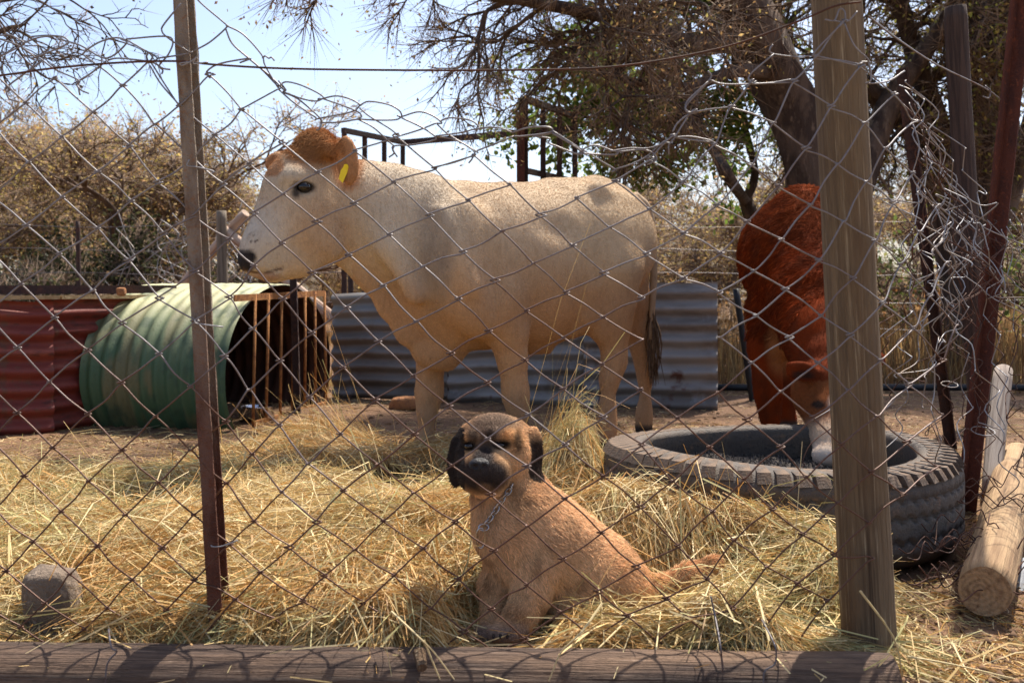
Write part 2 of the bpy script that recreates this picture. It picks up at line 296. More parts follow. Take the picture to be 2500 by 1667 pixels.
# logs on the ground
def log(name, a, b, r0, r1, m, label, seed): return pole(name, a, b, r0, r1, m, label, 'log', None, 26, seed)
a = P(2185, 1638, 1.79); lg = log('log', (a[0], 1.80, -.032), (-1.25, 1.815, -.012), .062, .066, MT['log_dark'] if 'log_dark' in MT else MT['wood_pole'], 'long dark weathered log lying along the foot of the mesh', 12)
lg.data.materials[0] = material('wood_dark_z', (.14, .088, .06), .85, [((70, 70, 2.2), (.07, .045, .034), .42, .6), ((9, 9, 1.4), (.235, .145, .09), .46, .68), ((190, 190, 8), (.30, .21, .15), .6, .75), ((40, 40, .9), (.016, .012, .01), .63, .71, 3)], [((90, 90, 2.5), .9), ((220, 220, 9), .5)])
g = Geo(); c = P(1032, 1618, 1.745); g.tube([c + A([-.008, .02, .012]), c + A([.0, -.012, -.004])], [.012, .009], 10); g.build('branch_stub', MT['wood_post'], None); st = bpy.data.objects['branch_stub']; st.parent = lg; st.matrix_parent_inverse = Matrix.LocRotScale(lg.location, lg.rotation_euler, None).inverted()
log('log', P(2392, 1442, 2.12) + A([0, 0, .0]), P(2492, 1120, 3.75), .056, .066, MT['wood_pale'], 'short pale stripped log outside the tangled mesh', 5)
log('pole_offcut', P(2418, 1210, 3.3), P(2452, 905, 3.75), .03, .035, material('wood_grey', (.25, .21, .18), .9, [((60, 60, 2), (.13, .10, .085), .45, .65)], ((80, 80, 2), .6)), 'thin grey bleached pole leaning behind the red rusty post', 6)['category'] = 'pole'
# stone half sunk in the hay, clod of dung, scrap of sheet metal
def rock(name, c, r, m, seed, label, cat, tilt=0.):
    v, f = sphere(1, 22, 14); q = np.sign(v) * np.abs(v) ** .5; q = q * (1 + .42 * (fbm(v + 3, 1.5, seed) - .5) + .12 * (fbm(v + 3, 6, seed + 5) - .5))[:, None] * A(r)
    a = tilt; q = np.c_[q[:, 0] * math.cos(a) - q[:, 2] * math.sin(a), q[:, 1], q[:, 0] * math.sin(a) + q[:, 2] * math.cos(a)]
    o = mesh(name, q, f, m); o.location = tuple(c); return tag(o, label, cat)
rock('stone', P(134, 1486, 1.955), (.05, .045, .082), MT['stone'], 3, 'brown upright stone half buried in hay behind the log', 'stone', .12)
rock('stone', P(52, 1165, 3.55), (.07, .06, .035), MT['dung'] if 'dung' in MT else MT['rust_dark'], 8, 'dark clod of dung on the bare soil', 'clod')
rock('stone', P(990, 985, 5.9), (.09, .05, .04), MT['brick'], 9, 'rusty brown stone at the foot of the grey iron wall', 'stone')
rock('stone', P(296, 712, 5.1), (.022, .02, .022), MT['brick'], 15, 'small orange brick bit on the red wall', 'brick')
s0 = P(2440, 1400, 2.42); mesh('scrap_sheet', A([(-.02, -.10, -.03), (.10, -.02, .012), (.13, .06, .02), (.0, .05, -.02), (-.02, -.10, -.026), (.10, -.02, .016), (.13, .06, .024), (.0, .05, -.016)]) * A([.8, 1.2, 1]) + s0, [(3, 2, 1, 0), (4, 5, 6, 7), (0, 1, 5, 4), (1, 2, 6, 5), (2, 3, 7, 6), (3, 0, 4, 7)], MT['sheet'], None, False)
tag(bpy.data.objects['scrap_sheet'], 'torn scrap of grey sheet metal beside the pale log', 'scrap')

# ------------------------------------------------------------------ diamond mesh of the front fence: each zigzag wire is a part
KN = [[-12,4,48,1530],[-11,3,15,1394],[-11,4,107,1473],[-11,5,204,1535],[-10,3,79,1323],[-10,4,171,1402],[-10,5,260,1484],[-10,6,360,1535],[-9,2,61,1162],[-9,3,148,1249],[-9,4,235,1333],[-9,5,321,1415],[-9,6,403,1489],[-8,1,40,1008],[-8,2,130,1093],[-8,3,217,1175],[-8,4,306,1257],[-8,5,393,1338],[-8,6,477,1415],[-8,7,574,1463],[-7,0,42,849],[-7,1,122,933],[-7,2,212,1011],[-7,3,295,1099],[-7,4,388,1178],[-7,5,474,1257],[-7,6,559,1328],[-7,7,638,1397],[-7,8,735,1466],[-7,9,827,1530],[-6,-1,52,694],[-6,0,134,776],[-6,1,210,856],[-6,2,295,935],[-6,3,379,1017],[-6,4,465,1099],[-6,5,554,1180],[-6,6,620,1272],[-6,7,707,1336],[-6,8,793,1405],[-6,9,890,1471],[-5,-2,65,551],[-5,-1,147,621],[-5,0,226,709],[-5,1,299,789],[-5,2,388,864],[-5,3,465,944],[-5,4,547,1029],[-5,5,616,1109],[-5,6,686,1201],[-5,7,770,1274],[-5,8,865,1341],[-5,9,959,1405],[-5,10,1051,1484],[-5,11,1133,1541],[-4,-3,69,397],[-4,-2,152,482],[-4,-1,237,558],[-4,0,312,636],[-4,1,388,728],[-4,2,476,784],[-4,3,551,870],[-4,4,608,952],[-4,5,679,1038],[-4,6,753,1132],[-4,7,839,1198],[-4,8,936,1272],[-4,9,1031,1338],[-4,10,1117,1412],[-4,11,1198,1486],[-3,-4,62,252],[-3,-3,150,335],[-3,-2,241,420],[-3,-1,321,491],[-3,0,400,571],[-3,1,478,663],[-3,2,561,726],[-3,3,618,803],[-3,4,683,881],[-3,5,757,970],[-3,6,830,1059],[-3,7,921,1134],[-3,8,1010,1203],[-3,9,1107,1274],[-3,10,1202,1344],[-3,11,1283,1427],[-3,12,1366,1494],[-2,-6,56,107],[-2,-4,136,192],[-2,-3,230,275],[-2,-2,317,357],[-2,-1,388,446],[-2,0,471,527],[-2,1,556,585],[-2,2,618,649],[-2,3,689,730],[-2,4,759,813],[-2,5,835,897],[-2,6,916,976],[-2,7,1010,1060],[-2,8,1103,1136],[-2,9,1198,1207],[-2,10,1287,1284],[-2,11,1374,1364],[-2,12,1461,1443],[-2,13,1532,1502],[-1,-3,299,210],[-1,-2,379,304],[-1,-1,471,388],[-1,0,545,451],[-1,1,621,521],[-1,2,689,594],[-1,3,764,667],[-1,4,843,751],[-1,5,924,834],[-1,6,1010,918],[-1,7,1097,991],[-1,8,1190,1071],[-1,9,1287,1138],[-1,10,1380,1217],[-1,11,1469,1300],[-1,12,1554,1383],[-1,13,1629,1460],[-1,14,1683,1510],[0,-3,364,152],[0,-2,440,259],[0,-1,527,330],[0,0,608,400],[0,1,691,474],[0,2,775,542],[0,3,856,623],[0,4,937,698],[0,5,1018,785],[0,6,1099,863],[0,7,1188,934],[0,8,1289,1012],[0,9,1376,1085],[0,10,1475,1162],[0,11,1564,1237],[0,12,1655,1332],[0,13,1722,1411],[0,14,1786,1483],[1,-2,511,183],[1,-1,592,268],[1,0,689,348],[1,1,775,421],[1,2,866,497],[1,3,950,573],[1,4,1034,651],[1,5,1115,730],[1,6,1196,808],[1,7,1280,879],[1,8,1376,949],[1,9,1471,1018],[1,10,1564,1085],[1,11,1643,1174],[1,12,1736,1248],[1,13,1791,1318],[1,14,1872,1383],[1,15,1946,1424],[2,-1,681,214],[2,1,867,369],[2,2,963,445],[2,3,1047,526],[2,4,1131,615],[2,5,1209,685],[2,6,1287,759],[2,7,1376,824],[2,8,1468,889],[2,9,1565,952],[2,10,1655,1020],[2,11,1730,1091],[2,12,1818,1169],[2,13,1883,1242],[2,14,1961,1303],[2,15,2036,1353],[2,16,2120,1364],[3,1,970,332],[3,2,1060,411],[3,3,1144,489],[3,4,1225,565],[3,5,1303,643],[3,6,1382,714],[3,7,1471,774],[3,8,1565,829],[3,10,1752,958],[3,11,1824,1024],[3,12,1903,1091],[3,13,1967,1164],[3,14,2044,1227],[3,15,2120,1276],[4,2,1157,379],[4,3,1243,450],[4,4,1321,526],[4,5,1395,599],[4,6,1476,667],[4,7,1567,727],[4,9,1758,824],[4,10,1836,885],[4,11,1906,955],[4,12,1985,1018],[4,13,2052,1085],[4,14,2130,1152],[4,15,2203,1206],[5,4,1408,484],[5,5,1489,555],[5,6,1575,620],[5,7,1667,679],[5,8,1758,715],[5,9,1845,770],[5,10,1924,824],[5,11,1997,885],[5,12,2070,952],[5,13,2142,1015],[5,14,2212,1079],[5,15,2288,1139],[6,4,1504,442],[6,5,1586,510],[6,6,1670,569],[6,7,1761,618],[6,8,1842,661],[6,9,1921,706],[6,10,2003,770],[6,11,2076,818],[6,12,2152,879],[6,13,2221,939],[6,14,2297,1012],[7,4,1586,388],[7,5,1670,444],[7,6,1754,500],[7,7,1826,541],[7,8,1906,585],[7,9,1999,635],[7,10,2082,679],[7,11,2155,739],[7,12,2233,800],[7,13,2300,879],[8,4,1642,332],[8,5,1744,352],[8,6,1833,403],[8,7,1902,454],[8,8,1979,500],[8,9,2060,541],[8,10,2137,587],[8,11,2200,645],[8,12,2270,721],[8,13,2336,794],[9,5,1785,260],[9,6,1887,301],[9,7,1968,362],[9,8,2045,401],[9,9,2116,444],[9,10,2183,495],[9,11,2244,566],[9,12,2310,640],[10,5,1836,199],[10,6,1938,199],[10,7,2030,260],[10,8,2111,301],[10,9,2162,362],[10,10,2229,423],[10,11,2290,500],[11,6,1994,138],[11,7,2101,161],[11,8,2183,230],[11,9,2229,296],[12,6,2060,51]]
KD = {(a, n): (x, y) for a, n, x, y in KN}
def onfence(px, py, dy=0.):
    t = (px - CX) / FOC; x0 = .69
    if t * FY <= x0: Y = FY + dy + .012 * math.sin(px * .011 + py * .007)
    else: u = (t * FY - x0) / (1 - .8 * t); Y = FY + .8 * u + dy
    return P(px, py, Y)
# extend the lattice to the left and bottom by local extrapolation
for _ in range(3):
    add = {}
    for (a, n), (x, y) in KD.items():
        for k, k2 in (((a, n - 1), (a, n + 1)), ((a - 1, n), (a + 1, n)), ((a, n + 1), (a, n - 1))):
            if k not in KD and k not in add and k2 in KD:
                q = (2 * x - KD[k2][0], 2 * y - KD[k2][1])
                if (-260 < q[0] < 40 and 90 < q[1] < 1650) or (y > 1400 and 1440 < q[1] < 1640 and q[0] < 2080): add[k] = q
    KD.update(add)
fr = empty('chain_link_fence', (0, FY, 0), 'rusty chain link mesh stretched between the posts with a sagging torn top', 'fence')
gr = np.random.default_rng(3)
def wirepart(pts3, r, m, parent, sub=4, n=6):
    v, f = tube(smoothline(pts3, sub), r, n); col = None
    if m.name == 'wire_mesh':                       # zinc left on the upper mesh, rust below
        k = sstep(-.22, .28, .62 - v[:, 2] + (fbm(v, 5, 44) - .5) * .9)[:, None]; col = A([.19, .175, .18]) * (1 - k) + A([.105, .046, .026]) * k
    return mesh('wire', v, f, m, parent, col=col)
WR = .00165
lo_s = min(a + n for a, n in KD); hi_s = max(a + n for a, n in KD)
HK = .0062
for s_ in range(lo_s, hi_s + 1):
    runs, cur = [], []
    seq = []                                       # walk down the zigzag: (a, s-a), (a, s+1-a), then a-1 ...
    for a in range(14, -20, -1):
        seq.append(((a, s_ - a), -1)); seq.append(((a, s_ + 1 - a), 1))
    for k, sd in seq:
        if k in KD: cur.append((k, sd))
        else:
            if len(cur) > 1: runs.append(cur)
            cur = []
    if len(cur) > 1: runs.append(cur)
    for run in runs:
        pts = []
        for i, (k, sd) in enumerate(run):
            c = onfence(*KD[k]); w0 = .0028
            hz = HK * gr.uniform(.6, 1.3)
            # hook: come in, bend round the neighbour, leave
            e1 = gr.uniform(.5, 1.5); pts += [c + A([-sd * .0035, w0 * sd, .0032 * e1]), c + A([sd * hz * e1, 0, .0006]), c + A([-sd * .0035, -w0 * sd, -.0036 * e1])]
            if i + 1 < len(run):
                e = onfence(*KD[run[i + 1][0]]); mid = (c + e) / 2 + gr.normal(0, .0016, 3); pts.append(mid)
        zmean = np.mean([q[2] for q in pts])
        wirepart(pts, WR, MT['wire_mesh'], fr, 3)
# the torn and folded top edge
Z1 = lambda x, y: (680 + x / 3.36, 80 + y / 3.36)
Z2 = lambda x, y: (1300 + x / 3.36, 200 + y / 3.36)
Z3 = lambda x, y: (x / 2.24, y / 2.24)
Z4 = lambda x, y: (1300 + x / 1.96, y / 1.96)
TOP = [(Z1, [(5, 440), (60, 405), (180, 430), (330, 500), (370, 540), (320, 545)]), (Z1, [(50, 490), (200, 545), (310, 562), (370, 540), (480, 520), (600, 550), (680, 600)]), (Z1, [(370, 545), (530, 600), (650, 650), (680, 690), (640, 710)]),
 (Z1, [(665, 600), (740, 565), (900, 590), (990, 640), (1010, 690), (970, 680)]), (Z1, [(665, 600), (600, 650), (330, 705), (300, 720)]), (Z1, [(340, 740), (500, 735), (650, 712), (800, 718), (960, 715), (1010, 690)]),
 (Z1, [(665, 620), (750, 690), (900, 780), (990, 850)]), (Z1, [(650, 710), (780, 780), (900, 890), (945, 930), (935, 960), (948, 985), (938, 1000), (905, 1022)]), (Z1, [(1010, 690), (1150, 650), (1260, 680), (1340, 740), (1300, 745)]),
 (Z1, [(1010, 700), (1180, 780), (1290, 860), (1250, 890), (1100, 920), (945, 930), (944, 970), (975, 1020)]), (Z1, [(1300, 740), (1150, 800), (985, 850)]), (Z1, [(1320, 730), (1400, 700), (1560, 715), (1640, 765), (1640, 790), (1600, 795)]),
 (Z1, [(1300, 750), (1400, 840), (1600, 960), (1640, 990)]), (Z1, [(1280, 850), (1450, 880), (1600, 970), (1590, 1030), (1560, 1070)]), (Z1, [(1280, 850), (1500, 820), (1640, 785), (1800, 780), (1920, 820)]), (Z1, [(1600, 980), (1780, 910), (1930, 850)]),
 (Z1, [(1920, 820), (2050, 780), (2200, 775), (2250, 800), (2200, 825), (2000, 850), (1930, 850)]), (Z1, [(1600, 1010), (1290, 1105)]), (Z1, [(0, 395), (60, 470), (40, 490), (160, 545), (330, 690), (350, 740), (335, 790), (312, 800)]), (Z1, [(5, 470), (120, 570), (310, 700)]),
 (Z2, [(0, 370), (130, 370), (165, 400), (130, 430), (0, 440)]), (Z2, [(0, 445), (140, 465), (130, 500), (200, 530), (360, 590), (440, 590), (660, 600), (700, 580), (640, 560), (520, 520), (440, 540), (380, 590)]), (Z2, [(160, 400), (380, 540), (450, 580), (560, 650), (670, 715), (650, 740)]),
 (Z2, [(160, 420), (330, 520), (430, 590)]), (Z2, [(640, 570), (800, 545), (950, 545), (1110, 500), (1115, 540), (1120, 600)]), (Z2, [(690, 575), (930, 560), (1020, 630), (940, 680)]), (Z2, [(670, 720), (800, 680), (940, 610), (1050, 510), (1170, 440), (1150, 430)]),
 (Z2, [(1115, 520), (1170, 450), (1300, 250), (1350, 230), (1280, 255), (1255, 220), (1280, 150), (1440, 0)]), (Z2, [(1150, 410), (1200, 330), (1330, 250), (1600, 210), (1640, 215)]), (Z2, [(1170, 455), (1300, 450), (1450, 480), (1500, 510)]),
 (Z3, [(0, 195), (60, 195), (130, 235), (110, 255), (0, 310)]), (Z3, [(120, 240), (220, 205), (330, 200), (375, 230), (330, 260), (180, 320)]), (Z3, [(0, 215), (110, 255), (210, 330), (215, 345), (45, 470), (35, 500), (50, 540), (98, 556)]), (Z3, [(320, 215), (440, 250), (580, 320), (690, 240), (660, 215)]),
 (Z3, [(450, 300), (480, 270), (560, 225), (660, 210), (780, 270), (860, 320), (810, 345)]), (Z3, [(690, 215), (900, 200), (945, 230), (920, 300), (870, 360), (890, 385), (885, 405)]), (Z3, [(990, 20), (900, 130), (885, 170), (920, 210), (1040, 290)]), (Z3, [(460, 305), (590, 400), (670, 470)]), (Z3, [(590, 330), (650, 320), (800, 335), (850, 350), (890, 375), (932, 382)]),
 (Z3, [(170, 320), (215, 320), (300, 380), (430, 440), (420, 465), (445, 495), (485, 512)]), (Z3, [(580, 335), (500, 400), (425, 450), (430, 485), (437, 522)]), (Z3, [(1050, -60), (1090, 10), (1230, 130), (1240, 150), (1150, 230), (1060, 280)]), (Z3, [(1235, 140), (1330, 190), (1430, 300), (1450, 360), (1520, 480)]), (Z3, [(1435, 320), (1450, 308), (1470, 320), (1485, 315), (1500, 333)]),
 (Z3, [(1235, 160), (1270, 240), (1360, 320), (1480, 420), (1560, 500)]), (Z3, [(1055, 285), (1000, 300), (860, 320)]), (Z3, [(1310, 345), (1370, 320), (1200, 350), (1130, 395), (1150, 430)]), (Z3, [(820, 360), (880, 460), (985, 580)]), (Z3, [(800, 310), (815, 290), (835, 310), (810, 345), (800, 310)]), (Z3, [(1370, 330), (1440, 390), (1525, 480)]),
 (Z4, [(1150, 215), (1135, 240), (1155, 260), (1280, 275), (1360, 270), (1570, 320)]), (Z4, [(1155, 260), (1040, 360), (1050, 400), (1070, 390)]), (Z4, [(840, 340), (850, 380), (740, 500), (745, 535), (790, 540)]), (Z4, [(850, 385), (940, 405), (1240, 395)]), (Z4, [(1490, 105), (1350, 250), (1360, 275)]), (Z4, [(1490, 105), (1540, 220), (1610, 290), (1570, 300), (1560, 330)]),
 (Z4, [(1400, 95), (1445, 100), (1470, 45), (1495, 60), (1490, 105), (1440, 100)]), (Z4, [(1490, 105), (1515, 100), (1555, 55)]), (Z4, [(1610, 290), (1620, 380), (1600, 400), (1700, 390), (1780, 340)])]
for fn, pl in TOP: wirepart([onfence(*fn(*q), -.003 + .006 * gr.random()) for q in pl], WR, MT['wire_mesh'], fr, 5)
# straining wire along the top, ties, loose ends at the foot
wirepart([onfence(x, y, -.006) for x, y in [(-200, 205), (0, 185), (130, 167), (300, 153), (440, 150), (520, 158), (700, 168), (1000, 172), (1300, 171), (1480, 165), (1640, 143), (1800, 107), (1960, 48), (2040, 15), (2102, 5)]], .0021, MT['wire_rust'], fr)['label'] = 'taut straining wire'
for pl in ([(468, 152), (440, 155), (446, 160), (470, 148), (480, 140), (472, 156), (508, 152)], [(462, 390), (457, 405), (480, 408), (520, 418), (516, 424)], [(475, 782), (482, 790), (545, 798)], [(515, 1330), (520, 1334), (545, 1332), (580, 1318)]):
    mesh('tie_wire', *tube(smoothline([onfence(x, y, -.008) for x, y in pl], 4), .0014, 6), MT['galv'], fr)
for pl in ([(265, 1535), (272, 1580), (285, 1590), (262, 1620), (255, 1690)], [(1735, 1455), (1745, 1500), (1758, 1570), (1765, 1640)], [(1860, 1512), (1890, 1570), (1895, 1600), (1890, 1622), (1866, 1640), (1864, 1690)]):
    mesh('tie_wire', *tube(smoothline([P(x, y, 1.80 if y < 1560 else 1.72) for x, y in pl], 4), .0016, 6), MT['wire'], fr)

# ------------------------------------------------------------------ crumpled mesh of the side fence
tg = empty('tangled_mesh', (1.2, 2.7, 0), 'crumpled heap of loose galvanised mesh sagging on the side fence', 'fence')
gt = np.random.default_rng(11)
def sideY(px): return np.interp(px, [2150, 2250, 2350, 2430, 2520], [2.15, 2.5, 2.75, 3.0, 3.0])
for i in range(58):                                   # loose strands hanging in a bunch, still half zigzag
    x = gt.uniform(2245, 2510); y0 = np.interp(x, [2190, 2260, 2330, 2420, 2510], [170, 300, 430, 480, 440]) + abs(gt.normal(0, 80)); L = gt.uniform(220, 800); drift = gt.normal(.05, .16)
    if i < 12: x = gt.uniform(2200, 2260); y0 = gt.uniform(155, 190) + (x - 2200) * 1.4; L = gt.uniform(250, 480); drift = gt.uniform(.25, .5)
    if i >= 50: y0 = gt.uniform(480, 640); drift = gt.choice([-1, 1]) * gt.uniform(1., 2.2); L = gt.uniform(60, 140)
    pts = []; y = y0; Y = float(sideY(x)) + gt.normal(0, .09); sgn = 1; am = gt.uniform(8, 30); curl = gt.normal(0, .004)
    while y < y0 + L and y < 1330:
        st = gt.uniform(34, 74); y += st; drift += gt.normal(0, .12) + curl; x += drift * st + gt.normal(0, 6); sgn = -sgn; Y += gt.normal(0, .03); a_ = am * gt.uniform(.3, 1.3)
        c = P(x + sgn * a_, y, Y); pts += [c + A([-sgn * .003, .004, .006]), c + A([-sgn * .003, -.004, -.006])] if gt.random() < .5 else [c]
        if gt.random() < .12: pts.append(c + A([gt.normal(0, .03), gt.normal(0, .03), gt.normal(0, .02)]))
    if len(pts) > 3: wirepart(pts, .00155, MT['galv'] if y0 < 520 and i % 3 else MT['wire_rust'], tg, 4, 5)
for i in range(26):                                   # flattened skirt over the pale log
    x = gt.uniform(2130, 2300); y = gt.uniform(1130, 1480); pts = []; L = gt.uniform(120, 330); h = gt.uniform(-.75, .05); Y = 2.0 + (1500 - y) * .0021; t = 0; sgn = 1
    while t < L:
        st = gt.uniform(26, 48); t += st; x += math.cos(h) * st; y += math.sin(h) * st * .6; sgn = -sgn; Y2 = max(1.95, min(2.0 + (1500 - y) * .0021, 3.3))
        z = max(P(x, y, Y2)[2], .01); c = P(x, y + sgn * gt.uniform(8, 20), Y2); pts.append(c + A([0, 0, gt.normal(0, .006)]))
        h += gt.normal(0, .25)
    if len(pts) > 3: wirepart(pts, .0016, MT['wire_rust'], tg, 4, 5)
for pl in ([(2120, 40, 1.9), (2190, 95, 2.2), (2290, 160, 2.6), (2420, 225, 2.95), (2470, 280, 3.05), (2500, 330, 3.1)], [(2405, 210, 2.9), (2418, 222, 2.9), (2414, 240, 2.9), (2400, 236, 2.9)]):
    wirepart([P(*q) for q in pl], .0022, MT['wire'], tg)['label'] = 'slack top wire of the side fence'
for (x, y, Y) in ((2400, 1052, 3.1), (2318, 938, 4.3), (2285, 690, 4.3)):
    a = np.linspace(0, 2 * np.pi, 16); c = P(x, y, Y); mesh('tie_wire', *tube(np.c_[.034 * np.cos(a), .034 * np.sin(a), .01 * np.sin(a)] + c, .0018, 6, False), MT['galv'], tg)

# ------------------------------------------------------------------ corrugated iron: red wall, kennel, grey wall
def corr_sheet(name, a, b, h0, h1, pitch, amp, m, parent=None, lean=0., wav=.0, nu=16, per=8, seed=0, th=.0):
    """upright sheet from a to b (ground points), ridges run along it; h0,h1 = lower and upper edge height"""
    a, b = A(a, float), A(b, float); d = (b - a)[:2]; L = np.linalg.norm(d); d /= L; nrm = A([d[1], -d[0]]); nz = int((h1 - h0) / pitch * per); g = np.linspace(0, 1, nu); z = np.linspace(h0, h1, nz)
    G, Z = np.meshgrid(g, z, indexing='ij'); q = np.stack([G * L * 2, Z * 0, Z], -1); off = amp * np.sin(2 * np.pi * Z / pitch) + (Z - h0) * lean + wav * (fbm(q, 1.3, seed) - .5)
    X = a[0] + d[0] * G * L + nrm[0] * off; Y = a[1] + d[1] * G * L + nrm[1] * off; ZZ = Z + wav * .5 * (vnoise(q * A([1, 0, 0]), 1.7, seed + 2) - .5) + (a[2] + (b[2] - a[2]) * G)
    i = np.arange(nu * nz).reshape(nu, nz); f = np.stack([i[:-1, :-1], i[1:, :-1], i[1:, 1:], i[:-1, 1:]], -1).reshape(-1, 4)
    v = np.stack([X, Y, ZZ], -1).reshape(-1, 3); k = len(v); b2 = v - np.r_[nrm, 0] * .0012
    return mesh(name, np.r_[v, b2], np.r_[f, f[:, ::-1] + k], m, parent)
rw = empty('red_iron_wall', P(120, 1050, 4.9) * A([1, 1, 0]), 'red painted corrugated iron wall joining the green kennel', 'wall')
corr_sheet('sheet', (-3.1, 4.45, -.0), (-2.3, 5.0, -.0), -.03, .655, .094, .0185, MT['red_iron'], rw, wav=.06, nu=40, seed=1)
corr_sheet('sheet', (-2.38, 4.975, 0), (-1.95, 5.62, 0), -.03, .665, .094, .0185, MT['red_iron'], rw, wav=.02, nu=16, seed=2)
G = Geo(); G.bar((-3.1, 4.52, .70), (-1.9, 5.62, .712), .03, .045); G.build('top_rail', MT['rust_dark'], rw)
G = Geo(); G.bar((-3.1, 4.455, .662), (-2.28, 5.015, .668), .035, .02); G.bar((-2.28, 5.02, .668), (-1.93, 5.63, .672), .035, .02); G.build('capping', MT['sand'], rw)
gw = empty('grey_iron_wall', P(1300, 985, 6.1) * A([1, 1, 0]), 'low wall of weathered grey corrugated iron sheets behind the cow', 'wall')
corr_sheet('sheet', (-1.22, 6.75, 0), (-.36, 6.46, 0), -.01, .70, .092, .018, MT['grey_iron'], gw, wav=.06, seed=5, nu=40)
corr_sheet('sheet', (-.42, 6.42, 0), (.50, 6.12, 0), -.02, .72, .096, .018, MT['grey_blue_iron'], gw, wav=.06, seed=6, nu=40)
corr_sheet('sheet', (.44, 6.08, 0), (1.215, 5.88, 0), -.01, .755, .096, .018, MT['grey_blue_iron'], gw, wav=.06, seed=7, nu=40)
for x, y in ((-.40, 6.50), (.47, 6.17), (1.12, 5.97)):
    G = Geo(); G.bar((x, y, -.1), (x, y, .66), .04); G.build('support_post', MT['rust_dark'], gw)
# kennel
kn = empty('kennel', (-1.75, 5.72, 0), 'green painted corrugated iron barrel kennel with faded top', 'kennel')
N0, F0 = A([-1.43, 5.08]), A([-1.18, 6.30]); axd = A([-.985, .172])
def vault(a0, a1, len0, len1, ridge=.072, amp=.009, na=40, per=7, m=None, name='shell', rs=1., parent=kn, inner=0., seed=0):
    mid = (N0 + F0) / 2; half = (F0 - N0) / 2; ns = int((len1 - len0) / ridge * per); an = np.linspace(a0, a1, na); ss = np.linspace(len0, len1, ns)
    T, Sg = np.meshgrid(an, ss, indexing='ij'); q = np.stack([T, Sg * 2, 0 * T], -1); rr = rs * (1 + .02 * (fbm(q, 2., seed) - .5)) + amp * 1.5 * np.sin(2 * np.pi * Sg / ridge) + inner
    T = T * (np.pi + 1.16) / np.pi - .58; c_ = np.cos(T) * 1.12; s_ = np.sin(T)
    X = mid[0] + axd[0] * Sg - half[0] * c_ * rr; Y = mid[1] + axd[1] * Sg - half[1] * c_ * rr; Z = .255 + .485 * s_ * rr
    i = np.arange(na * ns).reshape(na, ns); f = np.stack([i[:-1, :-1], i[1:, :-1], i[1:, 1:], i[:-1, 1:]], -1).reshape(-1, 4); col = None
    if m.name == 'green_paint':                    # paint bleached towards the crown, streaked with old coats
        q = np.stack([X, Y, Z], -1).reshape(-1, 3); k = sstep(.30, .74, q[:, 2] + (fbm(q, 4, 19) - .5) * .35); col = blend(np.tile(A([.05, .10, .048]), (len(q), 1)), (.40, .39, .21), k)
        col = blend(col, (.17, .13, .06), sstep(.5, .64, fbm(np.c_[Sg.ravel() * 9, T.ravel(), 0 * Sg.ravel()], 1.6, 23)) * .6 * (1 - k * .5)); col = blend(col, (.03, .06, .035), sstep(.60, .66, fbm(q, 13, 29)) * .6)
    return mesh(name, np.stack([X, Y, Z], -1).reshape(-1, 3), f[:, ::-1], m, parent, col=col)
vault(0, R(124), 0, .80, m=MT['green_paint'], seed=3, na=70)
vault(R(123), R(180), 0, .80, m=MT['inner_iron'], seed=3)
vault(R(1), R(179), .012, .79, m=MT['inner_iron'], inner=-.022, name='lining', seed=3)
# back wall of the kennel closes the far end
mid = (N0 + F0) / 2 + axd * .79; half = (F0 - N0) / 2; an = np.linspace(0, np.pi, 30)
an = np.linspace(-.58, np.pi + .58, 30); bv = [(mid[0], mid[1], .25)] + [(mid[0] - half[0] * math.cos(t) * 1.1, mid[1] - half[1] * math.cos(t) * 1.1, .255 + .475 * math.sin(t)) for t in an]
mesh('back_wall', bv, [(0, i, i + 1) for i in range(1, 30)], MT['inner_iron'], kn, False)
# barred gate standing in the mouth
gt0 = empty('kennel_gate', P(700, 1010, 5.7) * A([1, 1, 0]), 'rusty orange barred gate standing in the kennel mouth', 'gate')
ga, gb = P(618, 1037, 5.24), P(796, 985, 6.2); gta, gtb = P(572, 728, 5.1), P(792, 716, 6.2); ga[2] = max(ga[2], .0); gb[2] = max(gb[2], .0)
G = Geo(); G.bar(gta, gtb, .012, .035); G.build('top_bar', MT['rust_orange'], gt0)
G = Geo(); G.bar(ga, gb, .012, .03); G.build('bottom_bar', MT['rust_orange'], gt0)
for px in (610, 643, 676, 706, 738, 766, 795):
    u = np.clip((px - 612) / (795 - 612), 0, 1); u2 = u ** 1.05; b0 = ga + (gb - ga) * u2; w0 = (px - 572) / (792 - 572); t0 = gta + (gtb - gta) * np.clip(.20 + .80 * u, 0, 1)
    mesh('bar', *tube([b0, t0 + A([0, 0, .012])], .0085, 8), MT['rust_orange'], gt0)
lo, hi = ext(735, 1005, 722, 560, 5.72, 5.68, -.05); angle_post('gate_post', lo, hi, .042, MT['rust_dark'], 'dark rusty steel post in front of the barred kennel gate', turn=R(215))
# bowl inside
an = np.linspace(0, 2 * np.pi, 28, endpoint=False); pr = [(.0, .008), (.085, .006), (.098, .012), (.08, .07), (.088, .073), (.084, .066), (.06, .02), (0, .016)]
bv = A([[r * math.cos(t), r * math.sin(t), z] for r, z in pr for t in an]); bf = [(i * 28 + j, i * 28 + (j + 1) % 28, (i + 1) * 28 + (j + 1) % 28, (i + 1) * 28 + j) for i in range(7) for j in range(28)]
bo = mesh('food_bowl', bv, bf, MT['steel']); bo.location = (-1.40, 5.46, .0); tag(bo, 'shiny steel food bowl on the kennel floor', 'bowl')

